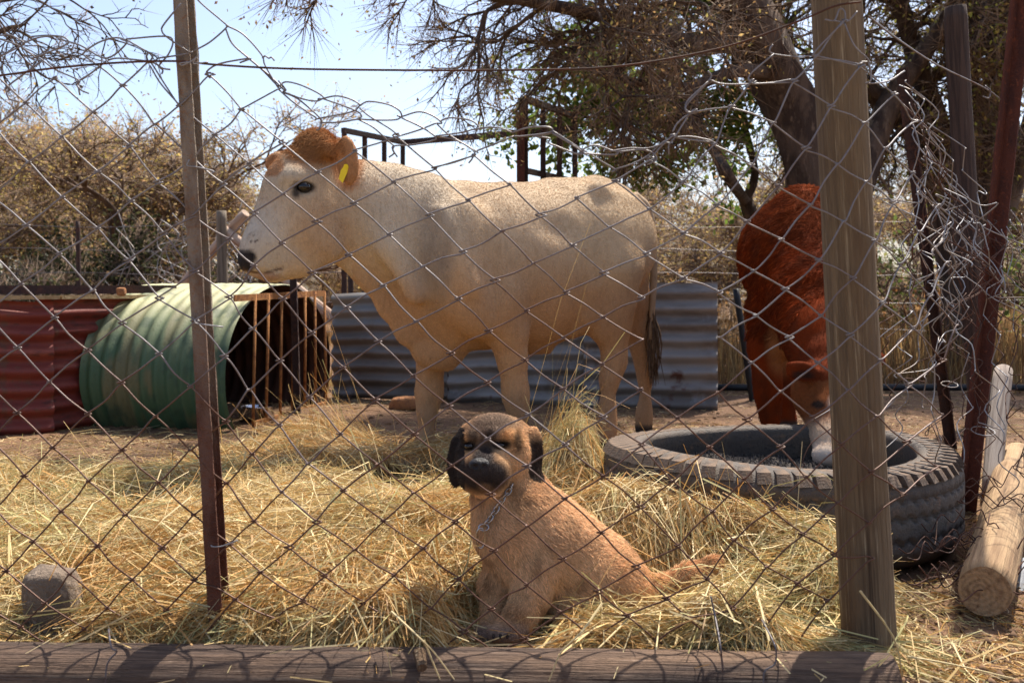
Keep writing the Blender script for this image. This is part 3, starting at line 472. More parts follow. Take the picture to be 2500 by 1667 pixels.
# ------------------------------------------------------------------ tyre trough
tc = A([.765, 2.885, 0]); ty = empty('tyre_trough', tc, 'old truck tyre lying flat as a feed trough under the calf', 'tyre')
prof = [(.405, .02), (.40, .10), (.385, .20), (.378, .236), (.386, .248), (.402, .252), (.44, .250), (.468, .240), (.488, .222), (.497, .205), *[(.5, .19 - .0045 * i) for i in range(32)], (.497, .04), (.485, .02), (.46, .0), (.41, -.005), (.405, .02)]
na = 288; an = np.linspace(0, 2 * np.pi, na, endpoint=False); V = []
for r, z in prof:
    rr = np.full(na, r); zz = np.full(na, z)
    if r > .485 and .03 < z < .215:
        for zc in (.185, .135, .075):
            zig = zc + .008 * (2 * np.abs(((an * 36 / np.pi) % 1) * 2 - 1) - 1); rr -= .012 * np.exp(-((z - zig) / .0055) ** 2)
    rr = rr * (1 + .008 * np.sin(3 * an + 1)); zz = zz * (1 + .04 * np.sin(2 * an + .6))
    V.append(np.c_[rr * np.cos(an), rr * np.sin(an), zz])
V = np.concatenate(V) + tc; n0 = len(prof); F = [(i * na + j, i * na + (j + 1) % na, (i + 1) * na + (j + 1) % na, (i + 1) * na + j) for i in range(n0 - 1) for j in range(na)]
mesh('carcass', V, [q[::-1] for q in F], MT['rubber'], ty)
G = Geo(); sv = A([[-.050, -.0135, -.006], [.046, -.0185, -.030], [.046, .0185, -.030], [-.050, .0135, -.006], [-.047, -.012, .0025], [.030, -.0165, -.004], [.030, .0165, -.004], [-.047, .012, .0025]])
G.add(sv, [(0, 3, 2, 1), (4, 5, 6, 7), (0, 1, 5, 4), (1, 2, 6, 5), (2, 3, 7, 6), (3, 0, 4, 7)])
lug = G.build('tread_lug', MT['rubber_dust'], ty, world=False); NL = 66
for i in range(NL):
    a = 2 * np.pi * i / NL; o = lug if i == 0 else inst(lug, ty); zt = .2505 * (1 + .04 * np.sin(2 * a + .6)); o.location = (.452 * math.cos(a), .452 * math.sin(a), zt); o.rotation_euler = (0, 0, a + .25)
# feed in the trough
g = np.random.default_rng(2); rad = np.linspace(0, .395, 40)[:, None]; t = np.linspace(0, 2 * np.pi, 90, endpoint=False)[None]; X = rad * np.cos(t); Y = rad * np.sin(t); q = np.stack([X, Y, 0 * X], -1)
Z = .152 + .045 * (fbm(q, 9, 3) - .5) + .03 * np.exp(-((X + .1) ** 2 + (Y - .05) ** 2) / .03) + .012 * (fbm(q, 40, 5) - .5)
i = np.arange(40 * 90).reshape(40, 90); f = np.stack([i[:-1], np.roll(i, -1, 1)[:-1], np.roll(i, -1, 1)[1:], i[1:]], -1).reshape(-1, 4); fv = np.stack([X, Y, Z], -1).reshape(-1, 3) + tc
nc = 5000; r0 = .38 * np.sqrt(g.random(nc)); t0 = g.random(nc) * 2 * np.pi; pc = np.c_[r0 * np.cos(t0), r0 * np.sin(t0), 0 * r0]; pc[:, 2] = .152 + .045 * (fbm(pc * A([1, 1, 0]), 9, 3) - .5) + .03 * np.exp(-((pc[:, 0] + .1) ** 2 + (pc[:, 1] - .05) ** 2) / .03) + .004
sz = g.uniform(.0015, .006, (nc, 1, 1)); tet = A([[1, 0, -.6], [-.5, .87, -.6], [-.5, -.87, -.6], [0, 0, 1]])[None] * sz * g.uniform(.6, 1.4, (nc, 4, 3)); cv = (pc[:, None] + tet).reshape(-1, 3) + tc
b0 = np.arange(nc)[:, None] * 4 + len(fv); cf = np.concatenate([b0 + A([0, 1, 3, 3]), b0 + A([1, 2, 3, 3]), b0 + A([2, 0, 3, 3])])
col = np.r_[np.tile(A([.035, .028, .024]), (len(fv), 1)), np.repeat(A([.06, .05, .042]) * g.uniform(.3, 2.4, (nc, 1)), 4, 0)]
fo = [tuple(x) for x in f.tolist()] + [tuple(x[:3]) for x in cf.tolist()]
tag(mesh('feed', fv.tolist() + cv.tolist(), fo, MT['feed'], None, False, col), 'dark crumbly feed lying in the tyre trough', 'feed', kind='stuff')

# ------------------------------------------------------------------ steel cattle frame behind the cow
cf_ = empty('cattle_frame', (-.4, 8.6, 0), 'dark steel cattle loading frame standing behind the cow', 'frame'); ZT = 2.16
p1, p2, p3, p4 = A([-1.52, 8.95, ZT]), A([-1.05, 9.67, ZT]), A([.53, 8.27, ZT]), A([.095, 7.52, ZT])
def rail(a, b, w_=.045, name='rail', m=MT['rust_dark']): G = Geo(); G.bar(a, b, w_); G.build(name, m, cf_)
rail(p1, p2); rail(p4, p3); rail(p2, p3 + A([-.02, 0, -.10]), .05)
for a, b in ((p1, p2), (p4, p3)):
    for u in (0.02, .34, .66, .98):
        q = a + (b - a) * u
        if np.allclose(a, p4) and u == 0.02: continue
        rail(q * A([1, 1, 0]) + A([0, 0, -.1]), q + A([0, 0, -.02]), .042, 'upright')
    rail(a * A([1, 1, 0]) + A([0, 0, 1.62]), b * A([1, 1, 0]) + A([0, 0, 1.62]), .04)
    rail(a * A([1, 1, 0]) + A([0, 0, .9]), b * A([1, 1, 0]) + A([0, 0, .9]), .04)
rail(A([.065, 7.5, -.1]), A([.065, 7.5, 2.03]), .06, 'corner_post', MT['rust_red']); rail(A([.10, 7.52, 1.2]), A([.10, 7.52, ZT]), .045, 'upright')
# posts, braces and stay poles by the far fence
def bgpost(x0, y0, x1, y1, Y0, Y1, r, m, label, seed, cat='post', zlo=-.1):
    lo, hi = ext(x0, y0, x1, y1, Y0, Y1, zlo); return pole('fence_post' if cat == 'post' else 'stay_pole', lo, hi, r, r * .95, m, label, cat, None, 12, seed)
wg = material('wood_greybrown', (.19, .155, .12), .9, [((40, 40, 2), (.1, .08, .06), .45, .65)], ((60, 60, 2), .6)); wpink = material('wood_pink', (.44, .33, .26), .9, [((30, 30, 3), (.28, .17, .12), .45, .65)], ((60, 60, 2), .5))
bgpost(548, 900, 541, 515, 7.6, 7.6, .042, wg, 'grey squared wooden post past the nose of the cow', 31)
bgpost(440, 700, 600, 520, 7.9, 7.6, .04, wpink, 'pale slanting stay pole leaning up to the grey post', 32, 'pole')
bgpost(720, 700, 545, 560, 7.5, 7.62, .04, wpink, 'pale stay pole falling away beside the chin of the cow', 33, 'pole')
bgpost(690, 900, 688, 365, 8.2, 8.2, .035, MT['rust_dark'], 'dark far post showing above the forehead of the cow', 34)
bgpost(192, 850, 190, 540, 9.4, 9.4, .022, MT['rust_dark'], 'thin dark iron stake in front of the dark thicket', 35)
bgpost(857, 900, 857, 640, 7.3, 7.3, .022, MT['rust_dark'], 'short black stake under the throat of the cow', 36)
bgpost(1815, 830, 1796, 705, 6.4, 6.4, .022, MT['pipe'], 'stub of black pipe beside the red calf', 37)
# far wire fence
fw = empty('wire_fence', (0, 9.6, 0), 'sagging strands of far wire fence behind the pen', 'fence'); gq = np.random.default_rng(8)
for z in (.35, .62, .88, 1.12, 1.36):
    pts = [A([x, 9.6 + .15 * math.sin(x), z + .02 * math.sin(x * 2.1 + z * 5)]) for x in np.linspace(-6.5, 7, 28)]; mesh('strand', *tube(smoothline(pts, 3), .0028, 4), MT['wire'], fw)
for i in range(26):
    x = gq.uniform(-3.9, -2.2); pts = [A([x + gq.normal(0, .12), 9.5 + gq.normal(0, .06), z + gq.normal(0, .05)]) for z in np.linspace(.55, 1.4, 6)]; mesh('strand', *tube(smoothline(pts, 3), .004, 4), MT['galv'], fw)
pp = [P(x, y, Y) for x, y, Y in ((1750, 944, 7.0), (2000, 950, 7.0), (2130, 951, 7.0), (2350, 942, 7.0), (2560, 938, 7.0), (2800, 942, 7.1))]
pp = [A([q[0], q[1], .03]) for q in pp]
tag(mesh('water_pipe', *tube(smoothline(pp, 5), .024, 9), MT['pipe']), 'black plastic water pipe lying across the dry ground', 'pipe')
# ------------------------------------------------------------------ animals: blended distance field -> one continuous surface
class Sdf:
    def __init__(s, lo, hi, h):
        s.lo = A(lo, float); s.h = h; s.n = np.ceil((A(hi) - s.lo) / h).astype(int) + 1
        s.ax = [s.lo[i] + np.arange(s.n[i]) * h for i in range(3)]; s.D = np.full(s.n, 1.0, np.float32)
    def sub(s, lo, hi, m=.14):
        a = np.clip(np.floor((A(lo) - m - s.lo) / s.h).astype(int), 0, s.n - 1); b = np.clip(np.ceil((A(hi) + m - s.lo) / s.h).astype(int) + 1, 1, s.n)
        sl = tuple(slice(int(i), int(j)) for i, j in zip(a, b))
        return sl, s.ax[0][sl[0]][:, None, None], s.ax[1][sl[1]][None, :, None], s.ax[2][sl[2]][None, None, :]
    def put(s, sl, d, k, cut=False):
        a = s.D[sl]
        if cut:
            d = -d; h = np.maximum(k - np.abs(a - d), 0) / k; s.D[sl] = np.maximum(a, d) + h * h * k / 4
        else:
            h = np.maximum(k - np.abs(a - d), 0) / k; s.D[sl] = np.minimum(a, d) - h * h * k / 4
    def cap(s, p, q, r0, r1, k=.04, sy=1., cut=False):
        p = A(p, float); q = A(q, float); rm = max(r0, r1)
        sl, x, y, z = s.sub(np.minimum(p, q) - rm, np.maximum(p, q) + rm)
        sc = A([1, sy, 1]); e = (q - p) / sc
        ax, ay, az = x - p[0], (y - p[1]) / sy, z - p[2]
        t = np.clip((ax * e[0] + ay * e[1] + az * e[2]) / (e @ e + 1e-9), 0, 1)
        d = np.sqrt((ax - t * e[0]) ** 2 + (ay - t * e[1]) ** 2 + (az - t * e[2]) ** 2) - (r0 + t * (r1 - r0))
        s.put(sl, d * (1 if sy >= 1 else .5 + .5 * sy), k, cut)
    def chain(s, pts, k=.04, sy=1., cut=False):
        for a, b in zip(pts[:-1], pts[1:]): s.cap(a[0], b[0], a[1], b[1], k, sy, cut)
    def ell(s, c, r, Rm=None, k=.03, cut=False):
        c = A(c, float); r = A(r, float); rm = r.max(); sl, x, y, z = s.sub(c - rm, c + rm)
        x, y, z = x - c[0], y - c[1], z - c[2]
        if Rm is not None:
            Rm = np.asarray(Rm); x, y, z = (Rm[0, i] * x + Rm[1, i] * y + Rm[2, i] * z for i in range(3))
        k0 = np.sqrt((x / r[0]) ** 2 + (y / r[1]) ** 2 + (z / r[2]) ** 2); k1 = np.sqrt((x / r[0] ** 2) ** 2 + (y / r[1] ** 2) ** 2 + (z / r[2] ** 2) ** 2)
        s.put(sl, k0 * (k0 - 1) / (k1 + 1e-9), k, cut)
    def surface(s):
        D = s.D; sg = D < 0; n = s.n - 1; cnt = np.zeros(n, np.int8)
        cs = [(i, j, k) for i in (0, 1) for j in (0, 1) for k in (0, 1)]
        for c in cs: cnt += sg[c[0]:c[0] + n[0], c[1]:c[1] + n[1], c[2]:c[2] + n[2]]
        act = (cnt > 0) & (cnt < 8); ix = np.argwhere(act); acc = np.zeros((len(ix), 3)); m = np.zeros(len(ix))
        for a in cs:
            for b in cs:
                d = A(b) - A(a)
                if d.sum() == 1 and d.min() == 0:
                    u = D[tuple((ix + a).T)]; v = D[tuple((ix + b).T)]; q = (u < 0) != (v < 0)
                    t = np.where(q, u / np.where(q, u - v, 1), 0); acc += q[:, None] * (A(a) + t[:, None] * d); m += q
        vert = s.lo + (ix + acc / m[:, None]) * s.h
        lut = np.full(n, -1); lut[act] = np.arange(len(ix)); F = []
        for a in range(3):
            b, c = (a + 1) % 3, (a + 2) % 3; e = np.eye(3, dtype=int)
            sl0 = [slice(None)] * 3; sl1 = [slice(None)] * 3; sl0[a] = slice(0, -1); sl1[a] = slice(1, None)
            ch = np.argwhere(sg[tuple(sl0)] != sg[tuple(sl1)]); ch = ch[(ch[:, b] > 0) & (ch[:, c] > 0) & (ch[:, b] < n[b]) & (ch[:, c] < n[c])]
            q = np.stack([lut[tuple((ch - o).T)] for o in (0 * e[0], e[b], e[b] + e[c], e[c])], 1)
            ins = sg[tuple(ch.T)]; q[~ins] = q[~ins][:, ::-1]; F.append(q)
        return vert, np.concatenate(F)
def vnormals(v, f):
    n = np.cross(v[f[:, 2]] - v[f[:, 0]], v[f[:, 3]] - v[f[:, 1]]); r = np.zeros_like(v)
    for i in range(4): np.add.at(r, f[:, i], n)
    return r / (np.linalg.norm(r, axis=1)[:, None] + 1e-12)
def fur(name, v, f, parent, n, colfn, flow, length, rad, lift=.35, seed=1, keep=None, jit=.25, m=None, swirl=1.6, sfreq=14, cv=.28, pal=(1.,)):
    """short hair as strands rooted on the surface; length may be a function of position"""
    g = np.random.default_rng(seed); N = vnormals(v, f)
    ar = np.linalg.norm(np.cross(v[f[:, 2]] - v[f[:, 0]], v[f[:, 3]] - v[f[:, 1]]), axis=1)
    if keep is not None: ar = ar * (keep(v[f].mean(1), N[f[:, 0]]) > .05)
    q = f[g.choice(len(f), n, p=ar / ar.sum())]; a, b = g.random(n)[:, None], g.random(n)[:, None]
    bl = lambda X: (X[q[:, 0]] * (1 - a) + X[q[:, 1]] * a) * (1 - b) + (X[q[:, 3]] * (1 - a) + X[q[:, 2]] * a) * b
    p = bl(v); nn = bl(N); nn /= np.linalg.norm(nn, axis=1)[:, None] + 1e-9
    if keep is not None:
        kk = keep(p, nn) > g.random(n); p, nn = p[kk], nn[kk]; n = len(p)
    fl = flow(p); fl = fl - nn * (fl * nn).sum(1)[:, None]; fl /= np.linalg.norm(fl, axis=1)[:, None] + 1e-9
    sw = (np.stack([fbm(p, sfreq, 50 + i, 2) for i in range(3)], 1) - .5) * swirl
    d = fl + sw + g.normal(0, jit, (n, 3)); d -= nn * (d * nn).sum(1)[:, None]; d /= np.linalg.norm(d, axis=1)[:, None] + 1e-9
    L = (length(p) if callable(length) else length) * g.uniform(.6, 1.2, n); L = L[:, None]
    lf = lift * g.uniform(.5, 1.5, (n, 1))
    pts = np.stack([p - nn * .001, p + L * (.4 * d + lf * .75 * nn), p + L * (.85 * d + lf * nn * 1.05)], 1)
    hc = bpy.data.hair_curves.new(name); hc.add_curves([3] * n)
    hc.attributes['position'].data.foreach_set('vector', (pts - A(parent.location)).astype(np.float32).ravel())
    rr = np.tile(A([1, .75, .15], np.float32) * rad, n); at = hc.attributes.get('radius') or hc.attributes.new('radius', 'FLOAT', 'POINT')
    at.data.foreach_set('value', rr.astype(np.float32))
    c = np.ones((n, 4), np.float32); c[:, :3] = colfn(p) * g.uniform(1 - cv, 1 + cv * .85, (n, 1)) * g.choice(pal, (n, 1))
    ca = hc.attributes.new('col', 'FLOAT_COLOR', 'CURVE'); ca.data.foreach_set('color', c.ravel())
    hc.materials.append(m or MT['fur']); o = link(bpy.data.objects.new(name, hc)); o.parent = parent; return o
# ---- the cream cow
CO = A([-.28, 4.0]); CF = A([-.834, -.552]); CL = A([.552, -.834])
def cm(px, py, lat=0.):
    t = (px - CX) / FOC; x0, y0 = CO + lat * CL; s_ = (t * y0 - x0) / (CF[0] - t * CF[1]); Y = y0 + s_ * CF[1]
    return A([s_, lat, CH - (py - HY) * Y / FOC])
def cow_world(p): return np.c_[CO[0] + p[:, 0] * CF[0] + p[:, 1] * CL[0], CO[1] + p[:, 0] * CF[1] + p[:, 1] * CL[1], p[:, 2]]
def build_cow():
    s = Sdf((-1.2, -.42, -.03), (.98, .46, 1.42), .0105); c = cm
    # barrel, croup, chest
    s.chain([(c(1110, 650), .285), (c(1200, 640), .30), (c(1300, 638), .305), (c(1390, 622), .298), (c(1465, 602), .265)], .06, .80)
    s.chain([(c(1400, 570), .215), (c(1470, 570), .20), (c(1505, 585), .165)], .06, .95)
    s.chain([(c(1030, 470), .04), (c(1130, 476), .03), (c(1230, 482), .03), (c(1340, 470), .03), (c(1450, 462), .035), (c(1515, 478), .03)], .07, 1.2)
    for sd in (1, -1):
        s.cap(c(1462, 468, .15 * sd), c(1545, 520, .085 * sd), .042, .04, .05)                         # hook bone
        s.ell(c(1535, 520, .085 * sd), (.055, .045, .06), k=.05)                          # pin bone
        s.ell(c(1125, 630, .165 * sd), (.14, .075, .23), k=.07)                          # shoulder blade
        s.ell(c(1180, 740, .17 * sd), (.13, .085, .14), k=.08)
        s.ell(c(1478, 640, .15 * sd), (.165, .10, .24), k=.07)                           # thigh
    # neck, throat, dewlap and brisket
    s.chain([(c(1100, 620), .255), (c(1000, 570), .222), (c(915, 532), .188), (c(855, 505), .16)], .07, .62)
    s.chain([(c(1040, 466), .04), (c(960, 452), .045), (c(880, 440), .05)], .07, 1.)
    s.chain([(c(850, 625), .05), (c(905, 672), .045), (c(955, 745), .045), (c(1000, 805), .05), (c(1055, 850), .052), (c(1095, 882), .032)], .05, .5)
    s.chain([(c(1045, 735), .125), (c(1100, 780), .115), (c(1180, 795), .09)], .07, .85)
    s.chain([(c(880, 470, .07), .04), (c(950, 600, .13), .03), (c(1010, 720, .14), .035)], .06, .6)
    # legs
    def leg(lat, pts, k=.05): s.chain([(c(x, y, lat), r) for x, y, r in pts], k, .92)
    leg(.155, [(1215, 730, .108), (1240, 810, .076), (1251, 880, .052), (1257, 940, .042), (1260, 972, .042), (1266, 1010, .029), (1270, 1075, .027), (1272, 1105, .036), (1272, 1128, .047)])
    leg(-.13, [(1085, 740, .10), (1060, 820, .068), (1051, 890, .047), (1049, 940, .044), (1047, 968, .044), (1042, 1010, .029), (1039, 1075, .027), (1037, 1096, .036), (1036, 1122, .047)])
    leg(.145, [(1485, 660, .145), (1495, 745, .092), (1499, 800, .064), (1499, 850, .046), (1500, 885, .044), (1488, 925, .034), (1482, 1000, .029), (1480, 1040, .036), (1478, 1075, .048)])
    leg(-.13, [(1520, 660, .135), (1540, 740, .084), (1554, 800, .06), (1566, 850, .045), (1577, 895, .042), (1580, 930, .032), (1578, 990, .028), (1576, 1016, .036), (1574, 1046, .046)])
    s.ell(c(1470, 768, .15), (.09, .06, .11), k=.07)                                     # stifle
    s.chain([(c(1300, 832), .06), (c(1335, 848), .03)], .06, .8)                         # sheath
    s.chain([(c(1190, 715), .19), (c(1300, 718), .20), (c(1370, 708), .185), (c(1420, 690), .16)], .07, .9)   # belly
    s.ell(c(1072, 862), (.10, .05, .058), k=.05)                                          # brisket
    s.ell(c(1395, 540, .33), (.13, .11, .095), k=.05, cut=True)                          # hollow of the flank
    s.ell(c(1235, 650, .335), (.04, .10, .22), k=.06, cut=True)                         # behind the shoulder
    s.ell(c(1040, 610, .275), (.03, .09, .20), k=.06, cut=True)                          # neck meets shoulder
    s.cap(c(1075, 520, .175), c(1150, 700, .245), .018, .022, .06)                       # ridge of the shoulder blade
    s.chain([(c(1440, 700, .2), .03), (c(1432, 770, .16), .03), (c(1400, 800, .10), .03)], .05)   # flank fold
    # head
    s.chain([(c(775, 400), .105), (c(735, 455), .115), (c(705, 530), .118)], .05, .82)
    s.chain([(c(752, 500), .165), (c(722, 560), .14), (c(682, 598), .10), (c(652, 628), .064)], .05, .66)
    s.chain([(c(690, 545), .085), (c(645, 598), .068), (c(620, 634), .054)], .04, 1.)
    s.ell(c(774, 358), (.058, .075, .055), k=.05)                                         # poll
    s.chain([(c(790, 600, .05), .06), (c(735, 635, .04), .045), (c(675, 655, .02), .03)], .05, .8)
    s.chain([(c(790, 600, -.05), .06), (c(735, 635, -.04), .045), (c(675, 655, -.02), .03)], .05, .8)
    s.ell(c(660, 668), (.05, .042, .022), k=.018)                                         # chin
    for sd in (1, -1):
        s.ell(c(725, 432, .085 * sd), (.055, .03, .03), k=.04)                           # brow
        s.ell(c(770, 545, .085 * sd), (.07, .035, .09), k=.06)                           # cheek
    s.ell(c(742, 458, .118), (.036, .022, .022), k=.012, cut=True)
    s.chain([(c(600, 662, .0), .006), (c(650, 668, .05), .006), (c(690, 652, .06), .004)], .012, 1., True)
    s.ell(c(606, 628, .062), (.013, .022, .017), k=.010, cut=True)
    # ears: near one hangs beside the head, far one shows past the forehead
    ex = cm(845, 398, .2) - cm(815, 372, .13)
    s.chain([(c(806, 366, .10), .028), (c(832, 372, .17), .022)], .025)
    th = R(14); ux = A([-.45, .88, .15]); ux /= np.linalg.norm(ux); uz = A([-.12, .22, -.97]); uz -= ux * (ux @ uz); uz /= np.linalg.norm(uz); uy = np.cross(uz, ux)
    s.ell(c(848, 392, .195), (.048, .02, .092), np.c_[ux, uy, uz], k=.014)
    s.ell(c(832, 395, .215), (.016, .02, .07), np.c_[ux, uy, uz], k=.012, cut=True)
    s.chain([(c(705, 392, -.09), .03), (c(680, 396, -.16), .032), (c(664, 402, -.2), .026)], .03)
    v, f = s.surface()
    wv = cow_world(v)
    base = A([wv[:, 0].mean(), wv[:, 1].mean(), 0])
    def colfn(p):
        px, py = proj(p); c_ = np.tile(A([.50, .37, .24]), (len(p), 1)); nz = fbm(p, 5, 3); n2 = fbm(p, 22, 8, 2)
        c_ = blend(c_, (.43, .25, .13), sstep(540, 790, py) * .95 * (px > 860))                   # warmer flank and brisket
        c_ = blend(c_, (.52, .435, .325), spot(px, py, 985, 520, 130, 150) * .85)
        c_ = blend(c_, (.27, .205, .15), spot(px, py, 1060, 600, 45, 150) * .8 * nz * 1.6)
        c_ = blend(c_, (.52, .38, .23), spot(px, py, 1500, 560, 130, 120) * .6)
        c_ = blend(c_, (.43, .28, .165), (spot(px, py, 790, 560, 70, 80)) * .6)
        c_ = blend(c_, (.53, .465, .38), spot(px, py, 640, 585, 70, 85) * .9)                      # white face
        c_ = blend(c_, (.50, .43, .33), spot(px, py, 705, 435, 60, 45) * .7)
        top = spot(px, py, 765, 355, 85, 55, .35); c_ = blend(c_, (.38, .18, .07), top * .95)    # ginger poll
        c_ = blend(c_, (.36, .165, .065), np.maximum(spot(px, py, 848, 395, 40, 70, .2), spot(px, py, 662, 402, 32, 30, .2)) * .9)
        c_ = blend(c_, (.50, .42, .32), sstep(1.02, 1.2, p[:, 2]) * 0.)
        c_ = blend(c_, (.30, .21, .14), spot(px, py, 1262, 1005, 34, 42) * .6 + spot(px, py, 1040, 1020, 28, 60) * .35)
        eye = spot(px, py, 741, 457, 30, 14, .3); tear = spot(px, py, 722, 470, 12, 14, .5); c_ = blend(c_, (.02, .016, .015), np.maximum(eye, tear * .9) * (px < 790))
        nose = np.maximum(np.maximum(spot(px, py, 588, 636, 30, 27, .2), spot(px, py, 604, 628, 22, 18, .25)), spot(px, py, 602, 650, 20, 12, .3)); c_ = blend(c_, (.022, .018, .018), nose)
        c_ = blend(c_, (.10, .08, .07), spot(px, py, 618, 600, 22, 30, .5) * (vnoise(p, 160, 4) > .78))
        ml = np.abs(py - np.interp(px, [590, 605, 640, 690], [652, 662, 668, 654])); c_ = blend(c_, (.09, .05, .035), (1 - sstep(1.5, 5, ml)) * (px > 592) * (px < 692) * (p[:, 1] < 3.7) * .85)
        c_ = blend(c_, (.34, .19, .12), spot(px, py, 650, 676, 34, 9, .4) * .7)
        c_ = blend(c_, (.06, .045, .035), 1 - sstep(.05, .075, p[:, 2]))
        return c_ * (.86 + .28 * nz)[:, None]
    t = empty('cow', base, 'large cream cow standing side on behind the puppy with a yellow ear tag', 'cow')
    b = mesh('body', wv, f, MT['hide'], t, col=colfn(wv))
    W3 = lambda q: cow_world(A(q)[None])[0]
    ev, ef = sphere(1, 18, 12); e = W3(cm(742, 457, .101)); mesh('eye', ev * A([.026, .026, .021]) + e, ef, MT['eye'], t)
    # tail with a dark switch
    tp = [W3(cm(1548, 480)), W3(cm(1583, 520, -.02)), W3(cm(1596, 640, -.03)), W3(cm(1592, 760, -.04)), W3(cm(1590, 830, -.04))]
    tl = smoothline(tp, 5); mesh('tail', *tube(tl, np.linspace(.026, .011, len(tl)), 9), MT['hide'], t, col=(.40, .29, .19))
    g = np.random.default_rng(5); G = Geo()
    for i in range(90):
        a = A(tp[3]) + g.normal(0, .006, 3); e2 = W3(cm(1596, 940, -.05)) + A([g.normal(0, .018), g.normal(0, .018), g.uniform(-.02, .16)])
        G.tube(smoothline([a, (a + e2) / 2 + g.normal(0, .012, 3), e2], 3), [.004] * 4 + [.003, .002, .001][:3], 3, False)
    G.build('tail_switch', MT['tailhair'], t, True)
    # ear tag
    G = Geo(); tg = W3(cm(846, 408, .205)); G.tube([tg + A([.0, .012, .004]), tg + A([0, -.014, 0])], [.009, .009], 8)
    o = A([0, -.012, 0]); sh = A([[-.004, 0, .006], [.010, 0, .0], [.004, 0, -.022], [-.012, 0, -.058], [-.026, 0, -.044], [-.018, 0, -.012]])
    G.add(np.r_[tg + o + sh, tg + o + sh + A([0, .003, 0])], [(5, 4, 3, 2, 1, 0), (6, 7, 8, 9, 10, 11)] + [(i, (i + 1) % 6, 6 + (i + 1) % 6, 6 + i) for i in range(6)])
    G.build('ear_tag', MT['yellow'], t); t.children[-1]['label'] = 'yellow plastic ear tag'
    back = A([-CF[0], -CF[1], -.75])
    def flow(p):
        px, py = proj(p); fl = np.tile(back, (len(p), 1)); hd = px < 850
        fl[hd] = A([.35, .0, -.55]); up = hd & (py < 400); fl[up] = A([-.5, -.4, -.4]); lg = py > 850; fl[lg] = A([0, 0, -1]); return fl
    fur('coat', wv, f, t, 105000, lambda p: colfn(p) * 1.22, flow, lambda p: np.where(proj(p)[1] < 390, np.where(proj(p)[0] < 820, .014, .006), .0065), .00045, .22, 3, cv=.22, swirl=1.8,
        keep=lambda p, n: ((p[:, 1] * n[:, 1] + p[:, 0] * n[:, 0] + (p[:, 2] - CH) * n[:, 2]) < .6) * (spot(*proj(p), 590, 634, 24, 25, .1) < .5) * (spot(*proj(p), 741, 457, 26, 12, .2) < .5) * 1.)
    fur('coat', wv, f, t, 22000, lambda p: colfn(p) * A([1.22, 1.2, 1.16]), flow, .011, .0007, .16, 23, cv=.15, pal=(.72, .88, 1., 1.12, 1.25), swirl=2.2, sfreq=18, keep=lambda p, n: ((p[:, 1] * n[:, 1] + p[:, 0] * n[:, 0] + (p[:, 2] - CH) * n[:, 2]) < .3) * (spot(*proj(p), 600, 634, 60, 60, .1) < .5) * (spot(*proj(p), 741, 457, 40, 24, .2) < .5) * 1.)
    fur('forelock', wv, f, t, 4200, lambda p: colfn(p) * A([1.05, 1.0, .9]), flow, .026, .0007, .30, 13, jit=.45, swirl=2.4, sfreq=20, cv=.4, keep=lambda p, n: (spot(*proj(p), 768, 352, 70, 40, .25)) * (p[:, 2] > 1.16) * (n[:, 1] < .5) * 1.)
    return t
MT['tailhair'] = material('tailhair', (.10, .06, .035), .7, [(30, (.2, .13, .08), .45, .65)])
build_cow()

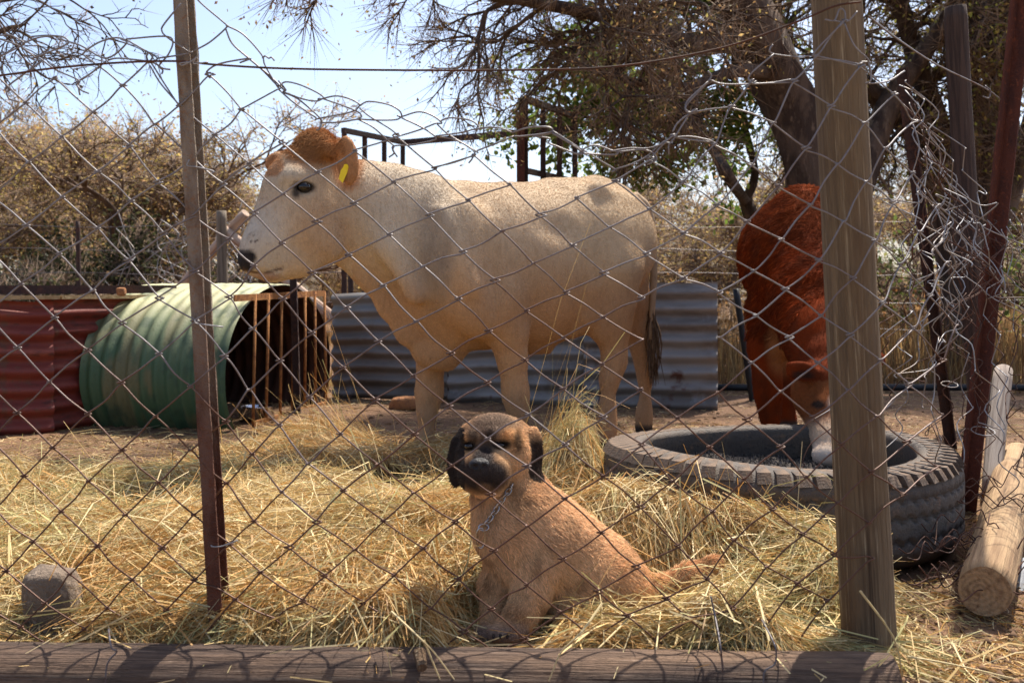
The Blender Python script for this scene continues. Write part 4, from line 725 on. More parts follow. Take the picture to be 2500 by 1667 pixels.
# ---- the red calf feeding from the tyre
def build_calf():
    s = Sdf((.80, 2.95, -.03), (1.62, 5.25, 1.22), .0125); p = P
    s.ell(p(1950, 622, 4.45), (.235, .58, .265), k=.08)
    s.ell(p(1958, 640, 4.12), (.225, .26, .28), k=.10)
    s.ell(p(1945, 595, 4.92), (.21, .24, .24), k=.09)
    s.chain([(p(1955, 505, 4.08), .055), (p(1950, 500, 4.5), .05), (p(1945, 505, 4.95), .06)], .09)
    s.chain([(p(1985, 640, 4.0), .19), (p(2005, 740, 3.75), .165), (p(2022, 830, 3.55), .135), (p(2030, 890, 3.42), .105)], .09)
    s.chain([(p(1975, 560, 3.98), .06), (p(2035, 800, 3.55), .05)], .08)
    s.ell(p(1960, 790, 4.0), (.14, .13, .14), k=.09)
    # head, lowered into the trough
    s.chain([(p(2040, 895, 3.38), .085), (p(2036, 950, 3.30), .088), (p(2034, 1010, 3.22), .066), (p(2030, 1070, 3.14), .046), (p(2027, 1108, 3.10), .042)], .045)
    for sd in (-1, 1):
        s.ell(p(2032 + 58 * sd, 955, 3.36), (.05, .065, .08), k=.05)
        s.chain([(p(2034 + 56 * sd, 965, 3.37), .05), (p(2030 + 24 * sd, 1075, 3.19), .028)], .04)
    s.ell(p(2024, 1112, 3.09), (.052, .045, .032), k=.025)
    s.ell(p(2030, 872, 3.40), (.07, .05, .05), k=.05)
    s.cap(p(2004, 902, 3.34), p(1985, 902, 3.29), .026, .024, .02)
    s.ell(p(1958, 906, 3.25), (.058, .017, .037), np.asarray(Matrix.Rotation(R(14), 3, 'Y')), k=.012)
    s.ell(p(1960, 914, 3.228), (.042, .014, .018), np.asarray(Matrix.Rotation(R(14), 3, 'Y')), k=.008, cut=True)
    s.chain([(p(2078, 885, 3.42), .03), (p(2115, 880, 3.43), .04), (p(2150, 876, 3.45), .022)], .03, .55)
    # legs
    def leg(pts, k=.05): s.chain([(p(x, y, Y), r) for x, y, Y, r in pts], k)
    leg([(1880, 760, 4.12, .10), (1872, 850, 4.06, .068), (1873, 920, 4.04, .048), (1876, 965, 4.03, .046), (1880, 1010, 4.03, .033), (1881, 1100, 4.03, .033), (1881, 1125, 4.02, .044)])
    leg([(2045, 760, 4.12, .10), (2062, 850, 4.06, .068), (2064, 920, 4.04, .048), (2064, 965, 4.03, .046), (2063, 1010, 4.03, .033), (2062, 1100, 4.03, .033), (2062, 1125, 4.02, .044)])
    leg([(1890, 680, 4.9, .14), (1905, 800, 4.9, .09), (1915, 900, 4.98, .052), (1920, 970, 4.96, .042), (1920, 1030, 4.95, .04), (1920, 1050, 4.94, .046)])
    leg([(2010, 680, 4.9, .14), (2020, 800, 4.9, .09), (2022, 900, 4.98, .052), (2024, 970, 4.96, .042), (2024, 1030, 4.95, .04), (2024, 1050, 4.94, .046)])
    v, f = s.surface(); N_ = vnormals(v, f); v = v + N_ * ((np.abs(fbm(v * A([1, 1, .45]), 24, 91, 2) - .5) * .022 - .003) * sstep(.45, .65, v[:, 2]) * (v[:, 1] > 3.5))[:, None]
    def colfn(q):
        px, py = proj(q); n = fbm(q, 6, 2); c = np.tile(A([.165, .027, .006]), (len(q), 1))
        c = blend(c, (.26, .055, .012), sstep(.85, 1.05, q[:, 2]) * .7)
        c = blend(c, (.085, .02, .008), sstep(.45, .62, n) * .6); c = blend(c, (.10, .022, .008), sstep(.52, .66, fbm(q * A([1, 1, .35]), 26, 77, 2)) * .7)
        c = blend(c, (.40, .20, .085), spot(px, py, 1905, 850, 30, 60) * (q[:, 1] > 3.8) * .6)
        hd = q[:, 1] < 3.52
        c = blend(c, (.17, .06, .022), (hd & (py > 930)) * .8)
        c = blend(c, (.50, .36, .25), hd * sstep(1000, 1055, py + .25 * (px - 2015)))
        c = blend(c, (.56, .46, .37), hd * sstep(1070, 1110, py))
        c = blend(c, (.62, .50, .40), hd * spot(px, py, 2040, 985, 16, 22) * .8)
        c = blend(c, (.03, .018, .014), hd * (spot(px, py, 1998, 988, 17, 11, .3) + spot(px, py, 1960, 916, 28, 12, .3) * .9))
        c = blend(c, (.06, .04, .03), 1 - sstep(.05, .07, q[:, 2]))
        return c * (.8 + .4 * fbm(q, 16, 4, 2))[:, None]
    t = empty('calf', (v[:, 0].mean(), v[:, 1].mean(), 0), 'shaggy red brown calf with pale muzzle lowered into the tyre trough', 'calf')
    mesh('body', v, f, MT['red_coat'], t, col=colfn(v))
    ev, ef = sphere(1, 14, 9)
    for x in (1994, 2082): mesh('eye', ev * .017 + p(x, 986, 3.235), ef, MT['eye'], t)
    tl = smoothline([p(1948, 520, 5.1), p(1955, 600, 5.2), p(1955, 900, 5.2)], 5); mesh('tail', *tube(tl, np.linspace(.03, .012, len(tl)), 8), MT['hide'], t, col=(.2, .05, .02))
    def flow(q):
        px, py = proj(q); fl = np.tile(A([-.1, .35, -1.]), (len(q), 1)); fl[:, 0] += (q[:, 0] - 1.15) * 2; hd = (q[:, 1] < 3.5); fl[hd] = A([0, .4, .6]); return fl
    fur('coat', v, f, t, 62000, lambda q: colfn(q) * 1.2, flow, lambda q: np.where(q[:, 1] < 3.52, .007, np.where(q[:, 2] > .5, .026, .009)), .0006, .34, 4, jit=.35, m=MT['red_coat'], swirl=2.4, sfreq=22,
        keep=lambda q, n: ((q[:, 1] * n[:, 1] + q[:, 0] * n[:, 0] + (q[:, 2] - CH) * n[:, 2]) < .6) * 1.)
    fur('coat', v, f, t, 14000, lambda q: colfn(q) * A([1.1, 1.15, 1.1]), flow, .032, .0009, .32, 24, jit=.32, m=MT['red_coat'], swirl=2.8, sfreq=20, cv=.2, pal=(.5, .8, 1., 1.4, 1.9), keep=lambda q, n: ((q[:, 1] * n[:, 1] + q[:, 0] * n[:, 0] + (q[:, 2] - CH) * n[:, 2]) < .4) * (q[:, 2] > .5) * (q[:, 1] > 3.5) * 1.)
build_calf()

# ---- the puppy sitting against the fence
def build_puppy():
    s = Sdf((-.17, 1.84, -.04), (.46, 2.30, .50), .0048); p = P
    # head
    s.ell(p(1206, 1074, 2.06), (.068, .066, .054), k=.03)
    s.ell(p(1216, 1110, 2.045), (.066, .055, .045), k=.03)
    s.chain([(p(1190, 1132, 2.01), .040), (p(1180, 1148, 1.968), .038), (p(1174, 1150, 1.945), .035)], .022)
    s.ell(p(1150, 1160, 1.972), (.024, .03, .028), k=.022); s.ell(p(1210, 1162, 1.975), (.028, .032, .028), k=.022)   # flews
    s.ell(p(1186, 1182, 1.975), (.026, .028, .017), k=.02)                              # lower jaw
    s.ell(p(1148, 1068, 2.0), (.019, .018, .014), k=.016); s.ell(p(1224, 1064, 2.0), (.022, .018, .014), k=.016)       # brows
    s.ell(p(1245, 1115, 2.03), (.03, .03, .035), k=.03); s.ell(p(1143, 1120, 2.02), (.022, .03, .032), k=.025)
    s.cap(p(1186, 1084, 1.985), p(1182, 1104, 1.962), .012, .010, .02, 1, True)
    for x, y in ((1145, 1089), (1221, 1086)): s.ell(p(x, y, 1.984), (.014, .012, .0075), k=.007, cut=True)
    s.cap(p(1150, 1176, 1.943), p(1178, 1170, 1.925), .003, .003, .006, 1, True); s.cap(p(1178, 1170, 1.925), p(1214, 1180, 1.945), .003, .003, .006, 1, True)
    # neck and trunk
    s.chain([(p(1215, 1120, 2.08), .056), (p(1240, 1190, 2.085), .062), (p(1272, 1260, 2.075), .08), (p(1330, 1325, 2.105), .093), (p(1400, 1390, 2.13), .100), (p(1470, 1430, 2.135), .092), (p(1525, 1455, 2.135), .062)], .04)
    s.chain([(p(1215, 1215, 2.05), .042), (p(1236, 1300, 2.04), .052), (p(1258, 1365, 2.045), .05)], .04)
    s.ell(p(1390, 1455, 2.13), (.10, .08, .068), k=.04)
    s.ell(p(1478, 1448, 2.075), (.085, .055, .068), k=.045)                             # haunch
    s.chain([(p(1440, 1470, 2.06), .045), (p(1390, 1492, 2.05), .032), (p(1440, 1512, 2.03), .026), (p(1385, 1520, 2.0), .022)], .03)
    # forelegs
    s.ell(p(1312, 1365, 2.03), (.055, .04, .07), k=.04)
    s.chain([(p(1306, 1395, 2.015), .046), (p(1296, 1450, 1.995), .036), (p(1276, 1495, 1.98), .032), (p(1254, 1528, 1.968), .030)], .014)
    s.ell(p(1236, 1541, 1.955), (.034, .036, .019), k=.02)
    for i, x in enumerate((1208, 1224, 1240, 1254)): s.ell(p(x, 1547 + (i in (0, 3)) * 1, 1.932 + .004 * (i in (0, 3))), (.0085, .017, .0125), k=.008)
    s.chain([(p(1236, 1370, 2.06), .044), (p(1210, 1430, 2.05), .031), (p(1206, 1480, 2.035), .025), (p(1206, 1525, 2.01), .024)], .014)
    s.ell(p(1192, 1545, 1.99), (.028, .034, .017), k=.02)
    for i, x in enumerate((1168, 1181, 1194)): s.ell(p(x, 1550, 1.967), (.008, .016, .011), k=.008)
    # drop ears
    def rot(x, y, z): return np.asarray((Matrix.Rotation(R(z), 3, 'Z') @ Matrix.Rotation(R(y), 3, 'Y') @ Matrix.Rotation(R(x), 3, 'X')))
    s.chain([(p(1262, 1048, 2.075), .016), (p(1280, 1062, 2.075), .017)], .02)
    s.ell(p(1296, 1108, 2.058), (.011, .031, .058), rot(0, 6, -52), k=.014)
    s.ell(p(1290, 1155, 2.05), (.008, .02, .03), rot(0, 10, -50), k=.012)
    s.chain([(p(1140, 1060, 2.065), .014), (p(1126, 1080, 2.065), .014)], .02)
    s.ell(p(1116, 1128, 2.045), (.009, .026, .052), rot(0, 5, 50), k=.012)
    # tail
    s.chain([(p(1565, 1458, 2.12), .032), (p(1615, 1442, 2.12), .024), (p(1680, 1408, 2.12), .021), (p(1745, 1374, 2.13), .015)], .03)
    v, f = s.surface()
    def colfn(q):
        px, py = proj(q); n = fbm(q, 25, 6); c = np.tile(A([.48, .295, .155]), (len(q), 1))
        c = blend(c, (.40, .215, .10), sstep(.4, .62, fbm(q, 9, 12)) * .7); c = blend(c, (.20, .10, .045), sstep(.52, .68, fbm(q * A([1, 1, .5]), 42, 14, 2)) * .6)
        c = blend(c, (.60, .40, .23), spot(px, py, 1400, 1280, 150, 90) * .6); c = blend(c, (.58, .37, .21), spot(px, py, 1210, 1270, 40, 70) * .6)
        c = blend(c, (.26, .135, .07), spot(px, py, 1390, 1330, 60, 40) * .35)
        hd = (py < 1205) & (px < 1345)
        hd = hd & ~((px > 1262) & (py > 1120) & (q[:, 1] > 2.085))
        c = blend(c, (.10, .068, .05), hd * spot(px, py, 1204, 1040, 66, 42, .5) * .9)            # dark crown
        c = blend(c, (.42, .225, .095), hd * np.maximum(spot(px, py, 1248, 1070, 28, 26), spot(px, py, 1130, 1085, 16, 26)) * .9)
        c = blend(c, (.14, .085, .06), hd * spot(px, py, 1183, 1090, 18, 40) * .7)
        c = blend(c, (.028, .020, .018), hd * np.maximum(spot(px, py, 1180, 1160, 66, 44, .3), spot(px, py, 1180, 1118, 34, 34, .5)))
        c = blend(c, (.016, .012, .011), hd * (spot(px, py, 1143, 1088, 20, 13, .4) + spot(px, py, 1222, 1085, 25, 12, .4)))
        c = blend(c, (.03, .02, .016), hd * np.maximum(spot(px, py, 1154, 1068, 11, 20, .5), spot(px, py, 1198, 1064, 12, 14, .5)) * .8)
        c = blend(c, (.022, .016, .014), (px < 1136) & (py > 1045) & (py < 1205) & (q[:, 1] < 2.10))
        ed_ = q - p(1296, 1118, 2.056); er = (np.sqrt((ed_[:, 0] / .034) ** 2 + (ed_[:, 1] / .034) ** 2 + (ed_[:, 2] / .068) ** 2) < 1) & (px > 1268)
        c = blend(c, (.03, .02, .015), er * sstep(1045, 1085, py)); c = blend(c, (.015, .011, .01), (er & (px < 1290) & (py > 1080)) * .8)
        c = blend(c, (.022, .015, .012), hd * spot(px, py, 1262, 1078, 10, 26, .5) * .8)
        c = blend(c, (.20, .13, .085), hd * spot(px, py, 1184, 1188, 16, 9, .5) * .7)
        c = blend(c, (.16, .12, .10), sstep(1505, 1545, py) * (px < 1290) * .85)                  # greyish toes
        return c * (.8 + .4 * n)[:, None]
    t = empty('puppy', (v[:, 0].mean(), v[:, 1].mean(), 0), 'tan puppy with black muzzle and dark ears sitting in hay against the fence', 'dog')
    mesh('body', v, f, MT['hide'], t, col=colfn(v))
    ev, ef = sphere(1, 16, 10)
    for x, y in ((1145, 1089), (1221, 1087)): mesh('eye', ev * A([.0095, .009, .0070]) + p(x, y, 1.988), ef, MT['eye'], t)
    s2 = Sdf((-.10, 1.88, .29), (.0, 1.97, .40), .0022); q = P
    s2.ell(q(1171, 1136, 1.925), (.0215, .015, .0155), k=.004); s2.ell(q(1171, 1146, 1.925), (.011, .012, .012), k=.008)
    for x in (1160, 1183): s2.ell(q(x, 1139, 1.909), (.0052, .008, .0042), k=.003, cut=True)
    nv, nf = s2.surface(); mesh('nose', nv, nf, MT['skin_dark'], t)
    for i, x in enumerate((1205, 1222, 1239)):
        mesh('claw', *tube([p(x, 1551, 1.916), p(x - 1, 1558, 1.905)], [.004, .001], 5), MT['skin_dark'], t)
    def flow(q_):
        px, py = proj(q_); fl = np.tile(A([.55, .1, -.75]), (len(q_), 1)); hd = (py < 1200) & (px < 1260); fl[hd] = A([0, .6, .1])
        fl[hd, 0] += (px[hd] - 1190) / 60; fl[hd, 2] += (1120 - py[hd]) / 90; er = (px > 1262) & (py < 1205); fl[er] = A([.1, 0, -1.]); lg = py > 1400; fl[lg & (px < 1340)] = A([0, 0, -1]); return fl
    def ln(q_):
        px, py = proj(q_); L = np.full(len(q_), .013); L[(py < 1205) & (px < 1350)] = .0062; L[(py > 1440) & (px < 1320)] = .006; L[spot(px, py, 1175, 1140, 66, 62, .1) > .5] = .0035; return L
    fur('coat', v, f, t, 85000, lambda q_: colfn(q_) * 1.55, flow, ln, .0004, .27, 9, jit=.28, swirl=1.8, cv=.28,
        keep=lambda q_, n: ((q_[:, 1] * n[:, 1] + q_[:, 0] * n[:, 0] + (q_[:, 2] - CH) * n[:, 2]) < .5) * (spot(*proj(q_), 1171, 1138, 20, 16, .1) < .5) * (spot(*proj(q_), 1144, 1089, 9, 6, .1) < .5) * (spot(*proj(q_), 1221, 1087, 9, 6, .1) < .5) * 1.)
    fur('coat', v, f, t, 15000, lambda q_: colfn(q_) * A([1.6, 1.6, 1.62]), flow, lambda q_: ln(q_) * 1.35, .00062, .24, 29, jit=.22, swirl=2.2, sfreq=24, cv=.15, pal=(.6, .8, 1., 1.15, 1.35), keep=lambda q_, n: ((q_[:, 1] * n[:, 1] + q_[:, 0] * n[:, 0] + (q_[:, 2] - CH) * n[:, 2]) < .3) * (spot(*proj(q_), 1175, 1135, 80, 75, .1) < .5) * 1.)
    # chain collar: links along the neck, a larger ring hanging at the throat
    D = s.D
    path = smoothline([p(1316, 1150, 2.075), p(1300, 1180, 2.02), p(1270, 1222, 1.995), p(1245, 1258, 1.98), p(1222, 1290, 1.975)], 12)
    cl = empty('chain_collar', (0, 0, 0)); cl.parent = t; cl.location = tuple(-A(t.location)); cl['label'] = 'shiny steel chain collar with hanging ring'
    # push the path onto the coat
    def sd(x):
        i = np.clip(((x - s.lo) / s.h).astype(int), 0, s.n - 2); return float(D[tuple(i)])
    out = []
    for x in path:
        x = x.copy(); dirn = A([-.25, -1, .05]); dirn /= np.linalg.norm(dirn); lo = x + A([0, .12, 0])
        y0 = lo
        for k in range(80):
            if sd(y0) > .0: break
            y0 = y0 + dirn * .003
        out.append(y0 + dirn * .016)
    path = A(out); path[:, 1] = np.convolve(np.r_[[path[0, 1]] * 3, path[:, 1], [path[-1, 1]] * 3], np.ones(7) / 7, 'valid')
    seg = np.r_[0, np.cumsum(np.linalg.norm(np.diff(path, axis=0), axis=1))]; nl = int(seg[-1] / .0105)
    a = np.linspace(0, 2 * np.pi, 12, endpoint=False); ring = np.c_[np.cos(a) * .0088, np.sin(a) * .0052, 0 * a]
    rv, rf = tube(np.r_[ring, ring[:2]], .0014, 6, False); proto = None
    for i in range(nl):
        d = (i + .5) * seg[-1] / nl; x = A([np.interp(d, seg, path[:, k]) for k in range(3)]); x2 = A([np.interp(d + .005, seg, path[:, k]) for k in range(3)])
        ez = (x2 - x) / np.linalg.norm(x2 - x); q4 = Vector(ez).to_track_quat('X', 'Z').to_matrix() @ Matrix.Rotation(R(45 if i % 2 else -45), 3, 'X')
        if proto is None: proto = o = mesh('link', rv, rf, MT['chain'], cl, world=False)
        else: o = inst(proto, cl)
        o.location = tuple(x); o.rotation_euler = q4.to_euler()
    x = path[-1] + A([-.006, -.004, -.012]); a = np.linspace(0, 2 * np.pi, 20); rg = np.c_[.009 * np.cos(a), .004 * np.cos(a + 1), .021 * np.sin(a)] + x + A([-.004, 0, -.012])
    mesh('ring', *tube(rg, .0017, 7, False), MT['chain'], cl, world=False)
    a2 = np.linspace(0, 2 * np.pi, 16); mesh('ring', *tube(np.c_[.010 * np.cos(a2), .003 * np.sin(a2), .006 * np.sin(a2)] + path[-1] + A([-.004, -.003, -.003]), .0016, 7, False), MT['chain'], cl, world=False)
build_puppy()
# ------------------------------------------------------------------ hay, litter, grass
PAL = A([[.66, .46, .19], [.72, .58, .32], [.50, .45, .20], [.56, .31, .10], [.62, .50, .26], [.34, .20, .085]])
def ribbons(c, ang, pitch, L, wd, colr, g, zfun=None, bend=.5, ns=3):
    """flat bent straws: centre, heading, pitch, length, width"""
    n = len(c); t = np.linspace(-.5, .5, ns + 1)[None, :]; b = g.normal(0, bend, (n, 1)); th = ang[:, None] + b * t
    dx = np.cos(th) * L[:, None] / ns; dy = np.sin(th) * L[:, None] / ns
    x = np.cumsum(dx, 1); y = np.cumsum(dy, 1); x += c[:, :1] - x.mean(1, keepdims=True); y += c[:, 1:2] - y.mean(1, keepdims=True)
    z = c[:, 2:3] + np.tan(pitch)[:, None] * t * L[:, None] + g.normal(0, .10, (n, 1)) * L[:, None] * (t ** 2 * 4 - .5)
    if zfun is not None: z = z + zfun(x, y)
    p = np.stack([x, y, z], -1); roll = g.uniform(0, np.pi, n)[:, None]
    nx, ny = -np.sin(th), np.cos(th); off = np.stack([nx * np.cos(roll), ny * np.cos(roll), np.sin(roll) + 0 * th], -1) * (wd[:, None] * .5 * np.linspace(1, .6, ns + 1)[None])[..., None]
    v = np.stack([p - off, p + off], 2).reshape(-1, 3); i = np.arange(n)[:, None] * (ns + 1) * 2 + np.arange(ns)[None] * 2
    f = np.stack([i, i + 1, i + 3, i + 2], -1).reshape(-1, 4); return v, f, np.repeat(colr, (ns + 1) * 2, 0)
def straw_cols(p, g, mixp=(.36, .22, .10, .17, .10, .05)):
    n = len(p); q = p * A([1, 1, 0]); k = g.choice(6, n, p=mixp); grn = fbm(q, 1.6, 61) > .56; k[grn & (g.random(n) < .3)] = 2; org = fbm(q, 1.9, 71) > .53; k[org & (g.random(n) < .45)] = 3
    return PAL[k] * g.uniform(.6, 1.2, (n, 1))
def make_hay():
    g = np.random.default_rng(41); n = 165000; u = g.random(n); y0, y1 = 1.80, 5.3; Y = 1 / (1 / y0 + u * (1 / y1 - 1 / y0)); X = g.uniform(-1, 1, n) * (Y * .55 + .12)
    h, cov = hayh(X, Y); hz, _ = hayh(X, Y); keep = g.random(n) < np.clip(cov + sstep(.03, .08, h) + .05 + .08 * (fbm(np.c_[X, Y, 0 * X], 2.2, 90) > .5), 0, 1); X, Y, h = X[keep], Y[keep], h[keep]; n = len(X)
    tyre = np.hypot(X - .765, Y - 2.885); ok = (tyre > .52) | (g.random(n) < .004); X, Y, h = X[ok], Y[ok], h[ok]; n = len(X)
    # leave the space under the puppy and inside the stone clear
    ok = ~((np.abs(X - .14) < .17) & (np.abs(Y - 2.07) < .07) & (g.random(n) < .8)); X, Y, h = X[ok], Y[ok], h[ok]; n = len(X)
    ok = ~((np.abs(X + .04) < .07) & (np.abs(Y - 1.95) < .08)); X, Y, h = X[ok], Y[ok], h[ok]; n = len(X)
    q = np.c_[X, Y, 0 * X]; ang = fbm(q, 1.5, 51) * 9 + (vnoise(q, 9, 52) - .5) * 2.4 + g.normal(0, .55, n); thick = np.clip(h / .05, .05, 1)
    pile = np.exp(-((X - .21) / .16) ** 2 - ((Y - 3.02) / .2) ** 2) + np.exp(-((X + .78) / .3) ** 2 - ((Y - 4.1) / .25) ** 2) * .7
    pitch = g.normal(0, .16, n) * thick + pile * np.abs(g.normal(0, .8, n)) * (g.random(n) < .6)
    pitch = np.clip(np.where(g.random(n) < .014 * thick, g.uniform(.3, 1.0, n), pitch), -.5, 1.15)
    L = np.clip(g.lognormal(-2.25, .45, n), .035, .34) * np.where(h < .02, .6, 1); wd = np.clip(g.lognormal(-6.25, .38, n), .0010, .0052)
    c = np.c_[X, Y, g.uniform(-.012, .026, n) * thick + .004 + np.abs(np.tan(pitch)) * L * .4]
    zf = lambda x, y: gz(x, y) + hayh(x, y)[0]
    V = [ribbons(c, ang, pitch, L, wd, straw_cols(c, g), g, zf)]
    # long bleached stalks on top
    m = 1500; k = g.choice(n, m); c2 = c[k] + A([0, 0, .012]); V.append(ribbons(c2, ang[k] + g.normal(0, .7, m), g.normal(.0, .15, m), g.uniform(.18, .42, m), g.uniform(.0022, .0048, m), PAL[g.choice([0, 1, 1, 4, 2], m)] * g.uniform(.85, 1.15, (m, 1)), g, zf, .8, 3))
    # sheet under the straws, coloured darker to stand for shade deep in the heap
    ys = np.linspace(1.83, 4.7, 150)[:, None]; xs = np.linspace(-1, 1, 150)[None]; GX = xs * (ys * .56 + .15); GY = ys + 0 * xs; hh, cc = hayh(GX, GY); GZ = gz(GX, GY) + hh - .016 + .02 * (fbm(np.stack([GX, GY, 0 * GX], -1), 28, 77, 2) - .5) * cc
    i = np.arange(150 * 150).reshape(150, 150); bf = np.stack([i[:-1, :-1], i[:-1, 1:], i[1:, 1:], i[1:, :-1]], -1).reshape(-1, 4); m_ = (hh > .018).ravel(); bf = bf[m_[bf].all(1)]
    bp = np.stack([GX, GY, GZ], -1).reshape(-1, 3); bc = A([.26, .165, .065]) * (.6 + .8 * fbm(bp * A([1, 1, 0]), 60, 5, 2))[:, None]; V.append((bp, bf, bc))
    # stalks lying over the log and on the soil to the right
    ends = [((956, 1500), (1020, 1560), (1060, 1600), (1110, 1667)), ((1035, 1570), (1055, 1620), (1080, 1680)), ((1470, 1480), (1420, 1550), (1370, 1600), (1340, 1670)), ((2100, 1450), (2180, 1560), (2200, 1640), (2205, 1690)), ((2215, 1610), (2330, 1630), (2480, 1665))]
    nv = sum(len(a[0]) for a in V); vs, fs, cs = map(list, zip(*V)); o = 0; F = []
    for a, f in zip(vs, fs): F.append(f + o); o += len(a)
    hay = tag(mesh('hay', np.concatenate(vs), np.concatenate(F), MT['hay'], None, False, np.concatenate(cs)), 'loose golden hay heaped behind the log and round the puppy', 'hay', kind='stuff')
    G = Geo(); tones = []
    for e in ends:
        pts = smoothline([P(x, y, 1.80 if y < 1540 else (1.745 if x < 2180 else 1.80)) + A([0, 0, .006]) for x, y in e], 3); v, f = tube(pts, np.linspace(.0022, .0012, len(pts)), 5); G.add(v, f)
    # litter: short trampled straw and chips on the bare soil
    n = 30000; Y = g.uniform(1.75, 7.6, n) ** 1.0; X = g.uniform(-1, 1, n) * (Y * .56 + .1); q = np.c_[X, Y, 0 * X]
    keep = (g.random(n) < .25 + .9 * (fbm(q, 1.7, 95) > .47)) & (np.hypot(X - .765, Y - 2.885) > .52) & ~((Y < 1.9) & (X < .68)); X, Y = X[keep], Y[keep]; n = len(X)
    c = np.c_[X, Y, g.uniform(.002, .008, n)]; k = g.random(n)
    colr = np.where((k < .55)[:, None], A([.44, .30, .14]), np.where((k < .8)[:, None], A([.22, .13, .07]), A([.56, .44, .24]))) * g.uniform(.6, 1.25, (n, 1))
    v, f, cc = ribbons(c, g.uniform(0, 6.3, n), g.normal(0, .12, n), np.clip(g.lognormal(-3.1, .5, n), .012, .14), g.uniform(.0012, .005, n), colr, g, gz, .6, 2)
    vv = np.r_[v, np.concatenate(G.v)]; ff = [tuple(x) for x in f.tolist()] + [tuple(i + len(v) for i in q) for q in G.f]
    tag(mesh('straw_litter', vv, ff, MT['hay'], None, False, np.r_[cc, np.tile(A([.68, .55, .3]), (G.n, 1))]), 'trampled straw bits scattered over the bare soil', 'straw', kind='stuff')
    # crumbs of soil and dung
    n = 9000; Y = 1 / (1 / 1.7 + g.random(n) * (1 / 8.5 - 1 / 1.7)); X = g.uniform(-1, 1, n) * (Y * .56 + .1); h, cov = hayh(X, Y); ok = (h < .03) & ~((Y < 1.9) & (X < .67)); X, Y = X[ok], Y[ok]; n = len(X)
    s_ = np.clip(g.lognormal(-5.2, .5, n), .002, .013); octa = A([[1, 0, 0], [0, 1, 0], [-1, 0, 0], [0, -1, 0], [0, 0, .8], [0, 0, -.6]]); v = (np.c_[X, Y, gz(X, Y) + s_ * .25][:, None] + octa[None] * s_[:, None, None] * g.uniform(.5, 1.4, (n, 6, 3))).reshape(-1, 3)
    f = np.concatenate([np.arange(n)[:, None] * 6 + A([a, b, e]) for a, b, e in ((0, 1, 4), (1, 2, 4), (2, 3, 4), (3, 0, 4), (1, 0, 5), (2, 1, 5), (3, 2, 5), (0, 3, 5))])
    colr = np.repeat(A([.20, .115, .065]) * g.uniform(.35, 1.3, (n, 1)), 6, 0); tag(mesh('soil_crumbs', v, f, MT['feed'], None, False, colr), 'crumbs of reddish soil and dung on the ground', 'soil', kind='stuff')
    # dry grass beyond the pen
    n = 36000; Y = g.uniform(7.0, 17, n); X = g.uniform(-1, 1, n) * (Y * .6 + .4); q = np.c_[X, Y, 0 * X]; dn = sstep(.42, .62, fbm(q, .8, 15)); dn = np.maximum(dn, (X > 1.2) * (Y > 7.4) * .7); keep = g.random(n) < dn; X, Y = X[keep], Y[keep]; n = len(X)
    hh = g.uniform(.12, .42, n) * np.where((X > 1.2) & (Y > 7.5), 1.6, 1.); a = g.uniform(0, 6.3, n); ln = g.uniform(.05, .5, n) * hh; b = np.c_[X, Y, gz(X, Y)]; tip = b + np.c_[np.cos(a) * ln, np.sin(a) * ln, hh]; w_ = g.uniform(.004, .009, n)[:, None]; sd = np.c_[-np.sin(a), np.cos(a), 0 * a] * w_
    v = np.stack([b - sd, b + sd, tip], 1).reshape(-1, 3); f = np.arange(n * 3).reshape(-1, 3); colr = np.repeat(np.where((g.random(n) < .5)[:, None], A([.36, .235, .10]), A([.25, .14, .06])) * g.uniform(.6, 1.3, (n, 1)), 3, 0)
    tag(mesh('dry_grass', v, f, MT['leaf'], None, False, colr), 'dry brown grass growing beyond the pen', 'grass', kind='stuff')
make_hay()

# ------------------------------------------------------------------ trees
def unit(v): return v / (np.linalg.norm(v) + 1e-9)
def grow(g, p, d, L, r, lvl, K, tubes, tips):
    n = max(3, int(K['seg'] * (3 if lvl else 5))); pts = [A(p, float)]; d = unit(A(d, float)); st = L / n
    for i in range(n):
        d = unit(d + g.normal(0, K['wob'], 3) + A([0, 0, K['up'][min(lvl, len(K['up']) - 1)]])); pts.append(pts[-1] + d * st)
    pts = A(pts); rr = np.linspace(r, r * .55, n + 1); tubes.append((pts, rr, lvl))
    if lvl >= K['max']: tips.append(pts); return
    for c in range(K['nc'][lvl]):
        t = g.uniform(.3, 1.) if c else 1.; x = t * n; i = min(int(x), n - 1); q = pts[i] + (pts[i + 1] - pts[i]) * (x - i); dd = unit(pts[i + 1] - pts[i])
        s_ = unit(np.cross(dd, g.normal(0, 1, 3))); a = K['ang'] * g.uniform(.6, 1.3)
        grow(g, q, dd * math.cos(a) + s_ * math.sin(a) * A([1, 1, K.get('flat', 1)]), L * K['lr'] * g.uniform(.7, 1.2), r * .55 * (1 - .3 * t) + .002, lvl + 1, K, tubes, tips)
